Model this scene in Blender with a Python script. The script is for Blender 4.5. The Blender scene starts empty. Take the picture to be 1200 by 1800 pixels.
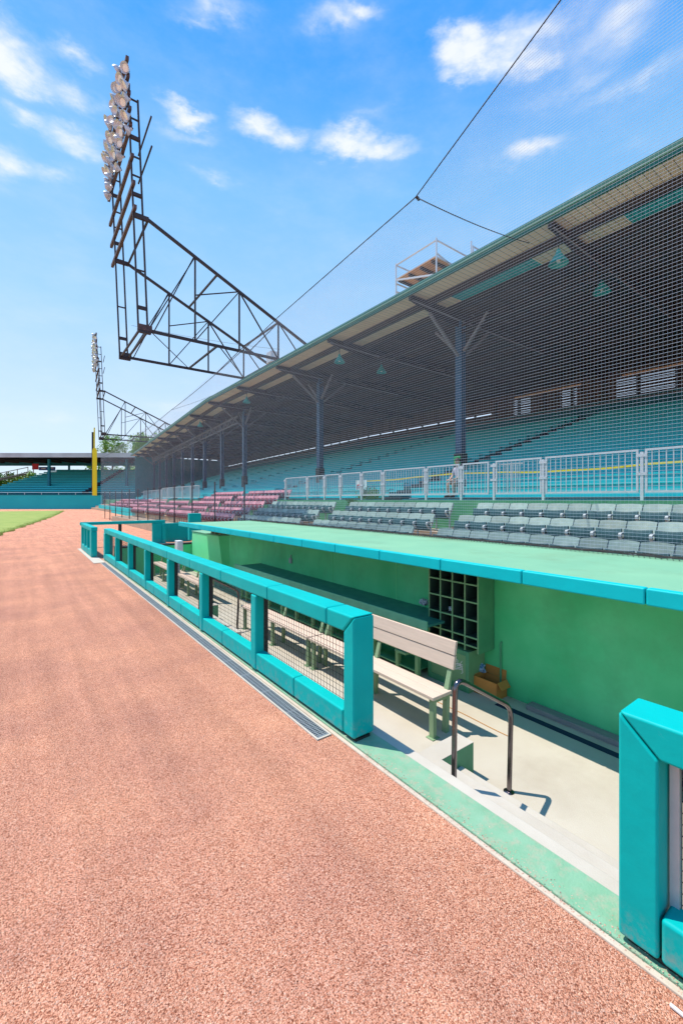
import bpy, bmesh, math, random
from mathutils import Vector, Matrix, Euler, noise as mnoise
random.seed(7)
R = math.radians
C = bpy.context.scene.collection
sc = bpy.context.scene

# ------------------------------------------------------------------ materials
def mat(name, col, col2=None, rough=.6, scale=6.0, detail=4, amt=.5, bump=0.0, bscale=60.0, metal=0.0, spec=.4, dirt=0.0, stretch=None, coat=0.0):
    """painted / concrete / timber surface: two noise-mixed tones, grime in large blotches, fine bump"""
    m = bpy.data.materials.new(name); m.use_nodes = True
    N, L = m.node_tree.nodes, m.node_tree.links
    b = N['Principled BSDF']
    b.inputs['Roughness'].default_value = rough
    b.inputs['Metallic'].default_value = metal
    b.inputs['Specular IOR Level'].default_value = spec
    if coat: b.inputs['Coat Weight'].default_value = coat
    if col2 is None: col2 = tuple(c*.8 for c in col)
    geo = N.new('ShaderNodeNewGeometry')
    mp = N.new('ShaderNodeMapping'); L.new(geo.outputs['Position'], mp.inputs['Vector'])
    if stretch: mp.inputs['Scale'].default_value = stretch
    n = N.new('ShaderNodeTexNoise'); n.inputs['Scale'].default_value = scale; n.inputs['Detail'].default_value = detail
    L.new(mp.outputs[0], n.inputs['Vector'])
    r = N.new('ShaderNodeMapRange'); r.inputs[1].default_value = .5-amt*.5; r.inputs[2].default_value = .5+amt*.5
    L.new(n.outputs['Fac'], r.inputs[0])
    mx = N.new('ShaderNodeMix'); mx.data_type = 'RGBA'
    mx.inputs[6].default_value = (*col, 1); mx.inputs[7].default_value = (*col2, 1)
    L.new(r.outputs[0], mx.inputs[0])
    out = mx.outputs[2]
    if dirt:
        n2 = N.new('ShaderNodeTexNoise'); n2.inputs['Scale'].default_value = 1.3; n2.inputs['Detail'].default_value = 8; n2.inputs['Roughness'].default_value = .65
        L.new(geo.outputs['Position'], n2.inputs['Vector'])
        r2 = N.new('ShaderNodeMapRange'); r2.inputs[1].default_value = .5; r2.inputs[2].default_value = .75; r2.inputs[4].default_value = dirt
        L.new(n2.outputs['Fac'], r2.inputs[0])
        m2 = N.new('ShaderNodeMix'); m2.data_type = 'RGBA'
        m2.inputs[7].default_value = (col[0]*.5+.05, col[1]*.45+.04, col[2]*.4+.03, 1)
        L.new(out, m2.inputs[6]); L.new(r2.outputs[0], m2.inputs[0]); out = m2.outputs[2]
    L.new(out, b.inputs['Base Color'])
    rr = N.new('ShaderNodeMapRange'); rr.inputs[3].default_value = max(0, rough-.1); rr.inputs[4].default_value = min(1, rough+.12)
    L.new(n.outputs['Fac'], rr.inputs[0]); L.new(rr.outputs[0], b.inputs['Roughness'])
    if bump:
        n3 = N.new('ShaderNodeTexNoise'); n3.inputs['Scale'].default_value = bscale; n3.inputs['Detail'].default_value = 5
        L.new(mp.outputs[0], n3.inputs['Vector'])
        bp = N.new('ShaderNodeBump'); bp.inputs['Strength'].default_value = bump; bp.inputs['Distance'].default_value = .01
        L.new(n3.outputs['Fac'], bp.inputs['Height']); L.new(bp.outputs[0], b.inputs['Normal'])
    return m

M = {}
M['pad'] = mat('teal_vinyl', (0.0, .46, .435), (0.0, .39, .38), rough=.5, scale=3, bump=.5, bscale=6, spec=.12, dirt=.07)
def dusty(m, h, col):
    N, L = m.node_tree.nodes, m.node_tree.links; b = N['Principled BSDF']; old = b.inputs['Base Color'].links[0].from_socket
    g = N.new('ShaderNodeNewGeometry'); sp = N.new('ShaderNodeSeparateXYZ'); L.new(g.outputs['Position'], sp.inputs[0])
    n = N.new('ShaderNodeTexNoise'); n.inputs['Scale'].default_value = 14; n.inputs['Detail'].default_value = 8; n.inputs['Roughness'].default_value = .7; L.new(g.outputs['Position'], n.inputs['Vector'])
    r1 = N.new('ShaderNodeMapRange'); r1.inputs[1].default_value = h; r1.inputs[2].default_value = .03; L.new(sp.outputs['Z'], r1.inputs[0])
    r2 = N.new('ShaderNodeMapRange'); r2.inputs[1].default_value = .48; r2.inputs[2].default_value = .72; L.new(n.outputs['Fac'], r2.inputs[0])
    mu = N.new('ShaderNodeMath'); mu.operation = 'MULTIPLY'; L.new(r1.outputs[0], mu.inputs[0]); L.new(r2.outputs[0], mu.inputs[1])
    n3 = N.new('ShaderNodeTexNoise'); n3.inputs['Scale'].default_value = 5; n3.inputs['Detail'].default_value = 10; n3.inputs['Roughness'].default_value = .75; n3.inputs['Distortion'].default_value = 1.5; L.new(g.outputs['Position'], n3.inputs['Vector'])
    r3 = N.new('ShaderNodeMapRange'); r3.inputs[1].default_value = .64; r3.inputs[2].default_value = .72; r3.inputs[4].default_value = .30; L.new(n3.outputs['Fac'], r3.inputs[0])
    ma = N.new('ShaderNodeMath'); ma.operation = 'MAXIMUM'; L.new(mu.outputs[0], ma.inputs[0]); L.new(r3.outputs[0], ma.inputs[1])
    mx = N.new('ShaderNodeMix'); mx.data_type = 'RGBA'; mx.inputs[7].default_value = (*col, 1); L.new(old, mx.inputs[6]); L.new(ma.outputs[0], mx.inputs[0]); L.new(mx.outputs[2], b.inputs['Base Color'])
dusty(M['pad'], .22, (.26, .30, .27))
M['roofpad'] = mat('blue_vinyl', (0.0, .52, .55), (0.0, .46, .49), rough=.5, scale=3, bump=.4, bscale=6, spec=.18, dirt=.06)
M['wall'] = mat('green_paint', (.05, .52, .20), (.13, .68, .31), rough=.5, scale=1.4, detail=8, bump=.2, bscale=25, spec=.25, dirt=.38)
M['wallb'] = mat('brighter_end_green', (.16, .76, .33), (.18, .78, .36), rough=.5, scale=2, bump=.12, bscale=25, dirt=.15)  # brighter green than the back wall, for the end wall and joint strips
M['shelf'] = mat('green_timber_paint', (.09, .34, .17), (.06, .27, .14), rough=.5, scale=5, bump=.1, bscale=30, dirt=.3)
M['cab'] = mat('cabinet_paint', (.20, .40, .19), (.15, .34, .17), rough=.55, scale=4, bump=.1, dirt=.3)
M['rooftop'] = mat('pale_green_roofing', (.21, .46, .29), (.17, .40, .26), rough=.8, scale=1.5, detail=9, bump=.35, bscale=120, dirt=.4)
M['kerb'] = mat('green_kerb_paint', (.165, .36, .22), (.225, .42, .28), rough=.75, scale=9, detail=9, bump=.4, bscale=90, dirt=.6)
M['concrete'] = mat('concrete', (.47, .41, .33), (.54, .49, .41), rough=.85, scale=1.6, detail=9, bump=.25, bscale=110, dirt=.34)
M['concwhite'] = mat('pale_concrete', (.55, .50, .43), (.48, .43, .36), rough=.85, scale=3.5, bump=.25, bscale=110, dirt=.2)
M['conctan'] = mat('tan_concrete', (.50, .37, .26), (.34, .25, .19), rough=.9, scale=3, bump=.3, dirt=.5)
M['plank'] = mat('composite_board', (.70, .53, .42), (.60, .46, .36), rough=.6, scale=3, stretch=(14, 1, 14), bump=.15, bscale=40, dirt=.12)
M['benchleg'] = mat('sage_steel', (.24, .36, .20), (.20, .30, .17), rough=.5, scale=8, dirt=.2)
M['chrome'] = mat('polished_rail', (.20, .18, .19), (.13, .11, .12), rough=.22, scale=9, metal=1.0)
M['black'] = mat('black_paint', (.015, .017, .02), (.03, .03, .03), rough=.5)
M['cord'] = mat('net_cord', (.52, .58, .70), (.46, .52, .64), rough=.7)
M['cordblack'] = mat('black_cord', (.03, .03, .03), (.05, .045, .04), rough=.8)
M['steel'] = mat('rusted_truss_steel', (.02, .024, .034), (.055, .036, .034), rough=.6, scale=4, amt=.8)
M['rust'] = mat('rusty_bar', (.12, .065, .06), (.05, .04, .045), rough=.7, scale=5)
M['column'] = mat('blue_column_paint', (.03, .10, .20), (.02, .07, .13), rough=.45, scale=4, dirt=.2)
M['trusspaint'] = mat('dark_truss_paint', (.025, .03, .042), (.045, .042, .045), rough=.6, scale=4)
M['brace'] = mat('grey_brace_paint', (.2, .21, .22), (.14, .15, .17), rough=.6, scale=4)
M['galv'] = mat('galvanised_steel', (.60, .64, .68), (.48, .52, .57), rough=.38, scale=10, metal=.35)
M['bleach'] = mat('teal_bench_paint', (.01, .56, .60), (.008, .46, .52), rough=.5, scale=2, amt=.6, stretch=(3, .6, 3), dirt=.2)
M['bleachdark'] = mat('dark_paint_and_shade', (.008, .20, .26), (.006, .14, .19), rough=.7, scale=2)  # dark teal paint; on treads, under-bench shade put into the colour
M['stepdark'] = mat('painted_dark_shade', (.012, .02, .035), (.02, .03, .045), rough=.8)  # shade on aisle steps and inside the helmet rack put into the colour
M['fascia'] = mat('green_fascia_paint', (.01, .16, .13), (.008, .12, .10), rough=.45, scale=3, dirt=.2)
M['farwall'] = mat('teal_field_wall', (.0, .43, .48), (.0, .37, .43), rough=.6, scale=.4, dirt=.1)
M['yellow'] = mat('yellow_pole_paint', (.88, .66, .01), (.82, .6, .01), rough=.45)
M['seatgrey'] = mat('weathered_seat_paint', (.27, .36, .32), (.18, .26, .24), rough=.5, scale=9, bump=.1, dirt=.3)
M['seatdark'] = mat('seat_front_shade', (.02, .075, .09), (.035, .10, .11), rough=.5, scale=9, dirt=.3)  # dark green pan deepened by shade put into the colour of its upright face
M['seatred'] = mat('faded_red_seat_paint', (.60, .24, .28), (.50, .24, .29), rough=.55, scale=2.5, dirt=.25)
M['seatreddark'] = mat('dark_red_seat_shade', (.22, .035, .06), (.16, .03, .05), rough=.6)  # red pan darkened the same way, upright-face shade put into the colour
M['iron'] = mat('seat_casting', (.40, .45, .47), (.28, .32, .33), rough=.5, scale=12)
M['countertop'] = mat('shaded_counter_top', (.035, .23, .19), (.03, .18, .16), rough=.5, dirt=.2)  # shadow lying on the counter top is put into this dark colour
M['kerbtan'] = mat('kerb_concrete', (.50, .41, .31), (.58, .50, .41), rough=.9, scale=9, bump=.3, dirt=.5)
M['navy'] = mat('navy_slot', (.008, .02, .06), (.01, .03, .07), rough=.7)
M['lip'] = mat('pale_green_lip', (.34, .62, .52), (.28, .54, .45), rough=.5)
M['lipgreen'] = mat('lit_counter_lip', (.17, .50, .30), (.13, .42, .25), rough=.5, dirt=.2)  # lip lightened: light on the counter's front edge put into its colour
M['cubbyin'] = mat('shaded_cubby_board', (.02, .07, .05), (.03, .05, .045), rough=.7)  # boards darkened, shade inside the pigeonholes put into the colour
M['white'] = mat('white_enamel', (.75, .75, .74), (.66, .66, .66), rough=.45)
M['lampwhite'] = mat('lamp_aluminium', (.62, .65, .70), (.45, .48, .53), rough=.35, metal=.25)
M['lens'] = mat('lamp_lens', (.88, .86, .80), (.8, .78, .72), rough=.2)
M['red'] = mat('red_sign_paint', (.70, .03, .06), (.6, .03, .05), rough=.5)
M['blue'] = mat('blue_sign_paint', (.02, .07, .35), (.02, .06, .28), rough=.5)
M['greensign'] = mat('bright_green_sign', (.03, .65, .17), (.03, .58, .15), rough=.5)
M['card'] = mat('cardboard', (.58, .25, .055), (.50, .21, .05), rough=.85, scale=5)
M['bag'] = mat('blue_plastic_bag', (.05, .22, .50), (.55, .65, .75), rough=.35, scale=28, amt=.25)
M['foil'] = mat('crumpled_wrapper', (.55, .58, .62), (.2, .24, .32), rough=.35, scale=40, amt=.3)
M['bottle'] = mat('bottle_plastic', (.60, .66, .70), (.4, .47, .55), rough=.25)
M['greyboard'] = mat('grey_board', (.30, .29, .27), (.22, .22, .22), rough=.8, scale=5, stretch=(8, 1, 8))
M['orange'] = mat('orange_cord', (.60, .28, .06), (.5, .22, .05), rough=.6)
M['ply'] = mat('scaffold_plywood', (.46, .29, .15), (.32, .17, .10), rough=.8, scale=3, amt=.5, dirt=.5)
M['tape'] = mat('yellow_tape', (.80, .58, .03), (.7, .5, .02), rough=.4)
M['skin'] = mat('skin', (.50, .30, .22), (.46, .27, .2), rough=.55)
M['hair'] = mat('dark_hair', (.015, .012, .012), (.03, .025, .02), rough=.6)
M['shirt'] = mat('pale_shirt', (.45, .42, .52), (.40, .38, .48), rough=.85)
M['shorts'] = mat('grey_shorts', (.16, .17, .18), (.12, .12, .13), rough=.9)
M['grate'] = mat('grate_steel', (.34, .36, .40), (.26, .27, .30), rough=.45, metal=.5, scale=15)
M['glassgrey'] = mat('far_roof_metal', (.5, .54, .58), (.36, .38, .42), rough=.4, metal=.3, scale=.5)
M['bark'] = mat('bark', (.10, .075, .05), (.06, .045, .03), rough=.9)
M['ramp'] = mat('ramp_timber', (.38, .33, .26), (.3, .25, .2), rough=.8)
M['lampgreen'] = mat('teal_lamp_enamel', (.03, .36, .34), (.02, .28, .28), rough=.4)

def leafmat(name, a, b):
    m = mat(name, a, b, rough=.6, scale=2.5, amt=.5); return m
M['leaf'] = leafmat('tree_leaves', (.14, .30, .035), (.24, .42, .06))
M['leafdark'] = leafmat('weed_leaves', (.04, .15, .02), (.07, .2, .03))

def boards(name, col, col2, period, axis='Y'):
    m = bpy.data.materials.new(name); m.use_nodes = True
    N, L = m.node_tree.nodes, m.node_tree.links; b = N['Principled BSDF']; b.inputs['Roughness'].default_value = .8
    geo = N.new('ShaderNodeNewGeometry'); sep = N.new('ShaderNodeSeparateXYZ'); L.new(geo.outputs['Position'], sep.inputs[0])
    d = N.new('ShaderNodeMath'); d.operation = 'DIVIDE'; d.inputs[1].default_value = period; L.new(sep.outputs[axis], d.inputs[0])
    fl = N.new('ShaderNodeMath'); fl.operation = 'FLOOR'; L.new(d.outputs[0], fl.inputs[0])
    fr = N.new('ShaderNodeMath'); fr.operation = 'FRACT'; L.new(d.outputs[0], fr.inputs[0])
    wn = N.new('ShaderNodeTexWhiteNoise'); wn.noise_dimensions = '1D'; L.new(fl.outputs[0], wn.inputs['W'])
    mp = N.new('ShaderNodeMapping'); mp.inputs['Scale'].default_value = (1.2, 12, 12) if axis == 'Y' else (12, 1.2, 12); L.new(geo.outputs['Position'], mp.inputs[0])
    n = N.new('ShaderNodeTexNoise'); n.inputs['Scale'].default_value = 2; n.inputs['Detail'].default_value = 5; L.new(mp.outputs[0], n.inputs['Vector'])
    ad = N.new('ShaderNodeMath'); ad.operation = 'MULTIPLY_ADD'; ad.inputs[1].default_value = .55; L.new(wn.outputs['Value'], ad.inputs[0])
    ml = N.new('ShaderNodeMath'); ml.operation = 'MULTIPLY'; ml.inputs[1].default_value = .5; L.new(n.outputs['Fac'], ml.inputs[0]); L.new(ml.outputs[0], ad.inputs[2])
    mx = N.new('ShaderNodeMix'); mx.data_type = 'RGBA'; mx.inputs[6].default_value = (*col, 1); mx.inputs[7].default_value = (*col2, 1); L.new(ad.outputs[0], mx.inputs[0])
    gp = N.new('ShaderNodeMath'); gp.operation = 'LESS_THAN'; gp.inputs[1].default_value = .07; L.new(fr.outputs[0], gp.inputs[0])
    m2 = N.new('ShaderNodeMix'); m2.data_type = 'RGBA'; m2.inputs[7].default_value = (col2[0]*.25, col2[1]*.25, col2[2]*.25, 1)
    L.new(mx.outputs[2], m2.inputs[6]); L.new(gp.outputs[0], m2.inputs[0]); L.new(m2.outputs[2], b.inputs['Base Color'])
    return m
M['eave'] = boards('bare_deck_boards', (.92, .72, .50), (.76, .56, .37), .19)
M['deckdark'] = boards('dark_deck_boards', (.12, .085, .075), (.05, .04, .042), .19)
M['deckteal'] = boards('teal_deck_boards', (.03, .46, .45), (.02, .36, .37), .19)

dusty(M['concrete'], -.3, (.36, .29, .22)); dusty(M['kerb'], .5, (.36, .36, .26))
def dirt_mat():
    m = bpy.data.materials.new('crushed_red_brick_track'); m.use_nodes = True
    N, L = m.node_tree.nodes, m.node_tree.links; b = N['Principled BSDF']; b.inputs['Roughness'].default_value = .95; b.inputs['Specular IOR Level'].default_value = .15
    geo = N.new('ShaderNodeNewGeometry')
    dist = N.new('ShaderNodeTexNoise'); dist.inputs['Scale'].default_value = 90; L.new(geo.outputs['Position'], dist.inputs['Vector'])
    vm = N.new('ShaderNodeVectorMath'); vm.operation = 'MULTIPLY_ADD'; vm.inputs[1].default_value = (.006, .006, .006)
    L.new(dist.outputs['Color'], vm.inputs[0]); L.new(geo.outputs['Position'], vm.inputs[2])
    v = N.new('ShaderNodeTexVoronoi'); v.inputs['Scale'].default_value = 185; L.new(vm.outputs[0], v.inputs['Vector'])
    sp = N.new('ShaderNodeSeparateColor'); L.new(v.outputs['Color'], sp.inputs[0])
    rp = N.new('ShaderNodeValToRGB'); e = rp.color_ramp.elements
    e[0].position = 0; e[0].color = (.22, .09, .06, 1); e[1].position = 1; e[1].color = (.90, .62, .50, 1)
    for p, c in ((.16, (.42, .21, .15, 1)), (.5, (.60, .36, .28, 1)), (.85, (.66, .43, .35, 1)), (.95, (.60, .48, .44, 1))):
        x = e.new(p); x.color = c
    L.new(sp.outputs[0], rp.inputs[0])
    big = N.new('ShaderNodeTexNoise'); big.inputs['Scale'].default_value = .9; big.inputs['Detail'].default_value = 7; big.inputs['Roughness'].default_value = .62; L.new(geo.outputs['Position'], big.inputs['Vector'])
    rb = N.new('ShaderNodeMapRange'); rb.inputs[1].default_value = .35; rb.inputs[2].default_value = .68; L.new(big.outputs['Fac'], rb.inputs[0])
    tint = N.new('ShaderNodeMix'); tint.data_type = 'RGBA'; tint.inputs[6].default_value = (1.03, .78, .67, 1); tint.inputs[7].default_value = (1.34, 1.03, .81, 1); L.new(rb.outputs[0], tint.inputs[0])
    mu = N.new('ShaderNodeMix'); mu.data_type = 'RGBA'; mu.blend_type = 'MULTIPLY'; mu.inputs[0].default_value = 1
    L.new(rp.outputs[0], mu.inputs[6]); L.new(tint.outputs[2], mu.inputs[7])
    L.new(mu.outputs[2], b.inputs['Base Color'])
    pit = N.new('ShaderNodeTexNoise'); pit.inputs['Scale'].default_value = 130; pit.inputs['Detail'].default_value = 3; pit.inputs['Roughness'].default_value = .7; L.new(geo.outputs['Position'], pit.inputs['Vector'])
    pr_ = N.new('ShaderNodeMapRange'); pr_.inputs[1].default_value = .36; pr_.inputs[2].default_value = .5; pr_.inputs[3].default_value = .40; pr_.inputs[4].default_value = 1.14; L.new(pit.outputs['Fac'], pr_.inputs[0])
    # drag-mat streaks along the track
    mps = N.new('ShaderNodeMapping'); mps.inputs['Scale'].default_value = (3.2, .16, 1); mps.inputs['Rotation'].default_value = (0, 0, R(4)); L.new(geo.outputs['Position'], mps.inputs[0])
    ns = N.new('ShaderNodeTexNoise'); ns.inputs['Scale'].default_value = 1.6; ns.inputs['Detail'].default_value = 6; L.new(mps.outputs[0], ns.inputs['Vector'])
    rs = N.new('ShaderNodeMapRange'); rs.inputs[1].default_value = .3; rs.inputs[2].default_value = .7; rs.inputs[3].default_value = .87; rs.inputs[4].default_value = 1.08; L.new(ns.outputs['Fac'], rs.inputs[0])
    vs_ = N.new('ShaderNodeVectorMath'); vs_.operation = 'SCALE'; L.new(mu.outputs[2], vs_.inputs[0]); pm = N.new('ShaderNodeMath'); pm.operation = 'MULTIPLY'; L.new(rs.outputs[0], pm.inputs[0]); L.new(pr_.outputs[0], pm.inputs[1]); L.new(pm.outputs[0], vs_.inputs['Scale']); L.new(vs_.outputs[0], b.inputs['Base Color'])
    h = N.new('ShaderNodeMath'); h.operation = 'SUBTRACT'; h.inputs[0].default_value = 1; L.new(v.outputs['Distance'], h.inputs[1])
    h2 = N.new('ShaderNodeMath'); h2.operation = 'MULTIPLY_ADD'; h2.inputs[1].default_value = .8; L.new(sp.outputs[1], h2.inputs[0]); L.new(h.outputs[0], h2.inputs[2])
    bp = N.new('ShaderNodeBump'); bp.inputs['Strength'].default_value = 1.0; bp.inputs['Distance'].default_value = .006; L.new(h2.outputs[0], bp.inputs['Height'])
    L.new(bp.outputs[0], b.inputs['Normal'])
    return m
M['dirt'] = dirt_mat()

def grass_mat():
    m = mat('mown_grass', (.21, .29, .05), (.31, .36, .085), rough=.9, scale=.8, detail=9, amt=.35, bump=.6, bscale=30); return m
M['grass'] = grass_mat()

# ------------------------------------------------------------------ mesh builder
YB, SH = 33.0, math.tan(R(4.4))        # where the grandstand bends, and by how much
def bend(v):
    x, y, z = v
    return (x + SH*(y-YB) if y > YB else x, y, z)

class MB:
    def __init__(s, T=None): s.v = []; s.f = []; s.mi = []; s.T = T; s.m = 0
    def add(s, vs, fs):
        o = len(s.v)
        if s.T: vs = [s.T(v) for v in vs]
        s.v += [tuple(v) for v in vs]; s.f += [tuple(i+o for i in f) for f in fs]; s.mi += [s.m]*len(fs)
    BF = [(0,3,2,1), (4,5,6,7), (0,1,5,4), (1,2,6,5), (2,3,7,6), (3,0,4,7)]
    def box(s, x0, x1, y0, y1, z0, z1):
        if s.T is bend and y0 < YB-.01 and y1 > YB+.01:
            s.box(x0, x1, y0, YB, z0, z1); s.box(x0, x1, YB, y1, z0, z1); return s
        s.add([(x0,y0,z0),(x1,y0,z0),(x1,y1,z0),(x0,y1,z0),(x0,y0,z1),(x1,y0,z1),(x1,y1,z1),(x0,y1,z1)], s.BF); return s
    def bar(s, p, q, w=.05, h=None):
        h = h or w; p = Vector(p); q = Vector(q); d = (q-p)
        if d.length < 1e-6: return s
        d.normalize(); up = Vector((0,0,1)) if abs(d.z) < .95 else Vector((1,0,0))
        a = d.cross(up).normalized(); b = a.cross(d).normalized(); a *= w/2; b *= h/2
        s.add([p-a-b, p+a-b, p+a+b, p-a+b, q-a-b, q+a-b, q+a+b, q-a+b], [(0,1,2,3),(7,6,5,4),(4,5,1,0),(5,6,2,1),(6,7,3,2),(7,4,0,3)]); return s
    def tube(s, pts, r, n=8, cap=True):
        pts = [Vector(p) for p in pts]; rings = []; prev = None
        for i, p in enumerate(pts):
            d = (pts[min(i+1, len(pts)-1)]-pts[max(i-1, 0)]).normalized()
            if prev is None:
                up = Vector((0,0,1)) if abs(d.z) < .9 else Vector((1,0,0)); a = d.cross(up).normalized()
            else: a = (prev - d*prev.dot(d)).normalized()
            prev = a; b = d.cross(a); rr = r[i] if isinstance(r, (list, tuple)) else r
            rings.append([p + a*math.cos(t*2*math.pi/n)*rr + b*math.sin(t*2*math.pi/n)*rr for t in range(n)])
        vs = [v for g in rings for v in g]; fs = []
        for i in range(len(pts)-1):
            for t in range(n):
                fs.append((i*n+t, i*n+(t+1)%n, (i+1)*n+(t+1)%n, (i+1)*n+t))
        if cap: fs.append(tuple(range(n))[::-1]); fs.append(tuple((len(pts)-1)*n+t for t in range(n)))
        s.add(vs, fs); return s
    def prism(s, poly, axis, a0, a1):
        """polygon in the two other axes, extruded along axis 0/1/2"""
        n = len(poly); vs = []
        for a in (a0, a1):
            for (u, v) in poly: vs.append({0: (a,u,v), 1: (u,a,v), 2: (u,v,a)}[axis])
        s.add(vs, [tuple(range(n))[::-1], tuple(range(n, 2*n))] + [(i, (i+1)%n, n+(i+1)%n, n+i) for i in range(n)]); return s
    def lathe(s, prof, n=16, M4=None):
        vs = []; fs = []
        for (r, z) in prof:
            for t in range(n):
                v = Vector((r*math.cos(2*math.pi*t/n), r*math.sin(2*math.pi*t/n), z)); vs.append(M4 @ v if M4 else v)
        for i in range(len(prof)-1):
            for t in range(n): fs.append((i*n+t, i*n+(t+1)%n, (i+1)*n+(t+1)%n, (i+1)*n+t))
        s.add(vs, fs); return s
    def mesh(s, name, mats):
        me = bpy.data.meshes.new(name); me.from_pydata(s.v, [], s.f); me.update()
        for m in (mats if isinstance(mats, (list, tuple)) else [mats]): me.materials.append(M[m] if isinstance(m, str) else m)
        me.polygons.foreach_set('material_index', s.mi)
        bm = bmesh.new(); bm.from_mesh(me); bmesh.ops.recalc_face_normals(bm, faces=bm.faces); bm.to_mesh(me); bm.free()
        return me
    def build(s, name, mats, parent=None, bevel=0, seg=2, smooth=False, origin=None):
        me = s.mesh(name, mats)
        if origin is not None:
            for v in me.vertices: v.co -= Vector(origin)
        o = bpy.data.objects.new(name, me); C.objects.link(o)
        if parent: o.parent = parent
        if origin is not None: o.location = origin
        if bevel:
            me.shade_smooth()
            md = o.modifiers.new('bevel', 'BEVEL'); md.width = bevel; md.segments = seg; md.limit_method = 'ANGLE'; md.angle_limit = R(40); md.harden_normals = True
        elif smooth:
            me.shade_smooth(); me.set_sharp_from_angle(angle=R(40))
        return o

def tag(o, label=None, cat=None, group=None, kind=None):
    if label: o['label'] = label
    if cat: o['category'] = cat
    if group: o['group'] = group
    if kind: o['kind'] = kind
    return o
def empty(name, loc, label, cat, group=None, rz=0):
    o = bpy.data.objects.new(name, None); o.location = loc; o.rotation_euler.z = rz; o.empty_display_size = .2; C.objects.link(o)
    return tag(o, label, cat, group)
def part(mb, name, mats, root, **k):
    """geometry given in world coordinates, made a child of root (an unrotated Empty)"""
    if root.rotation_euler.z == 0:
        T = root.location
        mb.v = [(x-T.x, y-T.y, z-T.z) for x, y, z in mb.v]
    return mb.build(name, mats, root, **k)
def copy_tree(o, parent=None):
    c = o.copy(); C.objects.link(c)
    if parent: c.parent = parent
    for ch in list(o.children): copy_tree(ch, c)
    return c
ORD = ['first','second','third','fourth','fifth','sixth','seventh','eighth','ninth','tenth','eleventh','twelfth','thirteenth','fourteenth','fifteenth','sixteenth']

# ------------------------------------------------------------------ ground
def gz(y): return 0 if y < 35 else (.3*(y-35)/45 if y < 80 else .3)
g = MB()
xs = [-700, -60, -20, 2.112, 6.45, 9, 300]; ys = [-300, -30, -4, 15.6, 20, 35, 45, 55, 65, 75, 80, 120, 900]
for i in range(len(xs)-1):
    for j in range(len(ys)-1):
        if xs[i] == 2.112 and ys[j] == -4: continue
        a, b, c, d = xs[i], xs[i+1], ys[j], ys[j+1]
        g.add([(a,c,gz(c)),(b,c,gz(c)),(b,d,gz(d)),(a,d,gz(d))], [(0,1,2,3)])
tag(g.build('warning_track', 'dirt'), kind='structure')

# loose chips of crushed brick lying near the camera
pb = MB(); random.seed(3)
for k in range(11000):
    y = .2 + 6.5*random.random()**1.6; x = random.uniform(-4.5, 2.06); zz = 0
    if k % 11 == 0: x = 2.12+abs(random.gauss(0, .05)); y = random.uniform(.2, 2.6); zz = .02 if x > 2.147 else .01
    r = random.uniform(.0016, .0045); a = random.uniform(0, 6.28); q = random.uniform(.6, 1.3)
    pts = []
    for dx, dy, dz in ((1,0,.1),(0,1,.15),(-1,0,.05),(0,-1,.12),(.1,.1,.75),(0,0,-.4)):
        ux, uy = dx*q, dy/q; j = random.uniform(.75, 1.2)
        pts.append((x+r*j*(ux*math.cos(a)-uy*math.sin(a)), y+r*j*(ux*math.sin(a)+uy*math.cos(a)), r*.9*dz+r*.1+zz))
    pb.m = random.choice((0, 0, 0, 1, 1, 2))
    pb.add(pts, [(0,1,4),(1,2,4),(2,3,4),(3,0,4),(1,0,5),(2,1,5),(3,2,5),(0,3,5)])
M['chip1'] = mat('brick_chip', (.60, .33, .24), (.5, .26, .19), rough=.9, scale=200)
M['chip2'] = mat('pale_chip', (.72, .48, .37), (.62, .39, .3), rough=.9, scale=200)
M['chip3'] = mat('dark_chip', (.27, .15, .13), (.2, .12, .11), rough=.9, scale=200)
tag(pb.build('loose_gravel', ['chip1', 'chip2', 'chip3']), 'loose crushed red brick chips scattered on the warning track', 'gravel', kind='stuff')

gr = MB()
edge = [(-1.9,24.5),(-1.35,28),(-.95,32),(-.2,37),(.9,44),(2.2,53),(3.6,64),(5.1,77),(5.6,82.5)]
pts = []
for (x, y) in edge: pts.append((x + .12*math.sin(y*1.7), y, gz(y)+.004))
n = len(pts); left = [(-90, y, gz(y)+.004) for (_, y, _) in pts]
gr.add(pts+left, [(i, i+1, n+i+1, n+i) for i in range(n-1)])
tag(gr.build('infield_grass', 'grass'), 'mown green outfield grass left of the warning track', 'grass', kind='stuff')
# short blades along the near edge of the turf
bl = MB(); random.seed(5)
for k in range(6500):
    t = random.random()**1.5*(len(edge)-2); i = int(t); f = t-i
    ex = edge[i][0]+(edge[i+1][0]-edge[i][0])*f; ey = edge[i][1]+(edge[i+1][1]-edge[i][1])*f
    x = ex + .12*math.sin(ey*1.7) - abs(random.gauss(0, .35)) + .10; y = ey + random.uniform(-.3, .3); a = random.uniform(0, 3.14); h = random.uniform(.02, .045); w = .02
    z = gz(y)
    bl.add([(x-w*math.cos(a), y-w*math.sin(a), z), (x+w*math.cos(a), y+w*math.sin(a), z), (x+random.uniform(-.03,.03), y+random.uniform(-.03,.03), z+h)], [(0,1,2)])
tag(bl.build('grass_tufts', 'grass'), 'short ragged grass blades along the edge of the turf', 'grass', kind='stuff')

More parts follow.
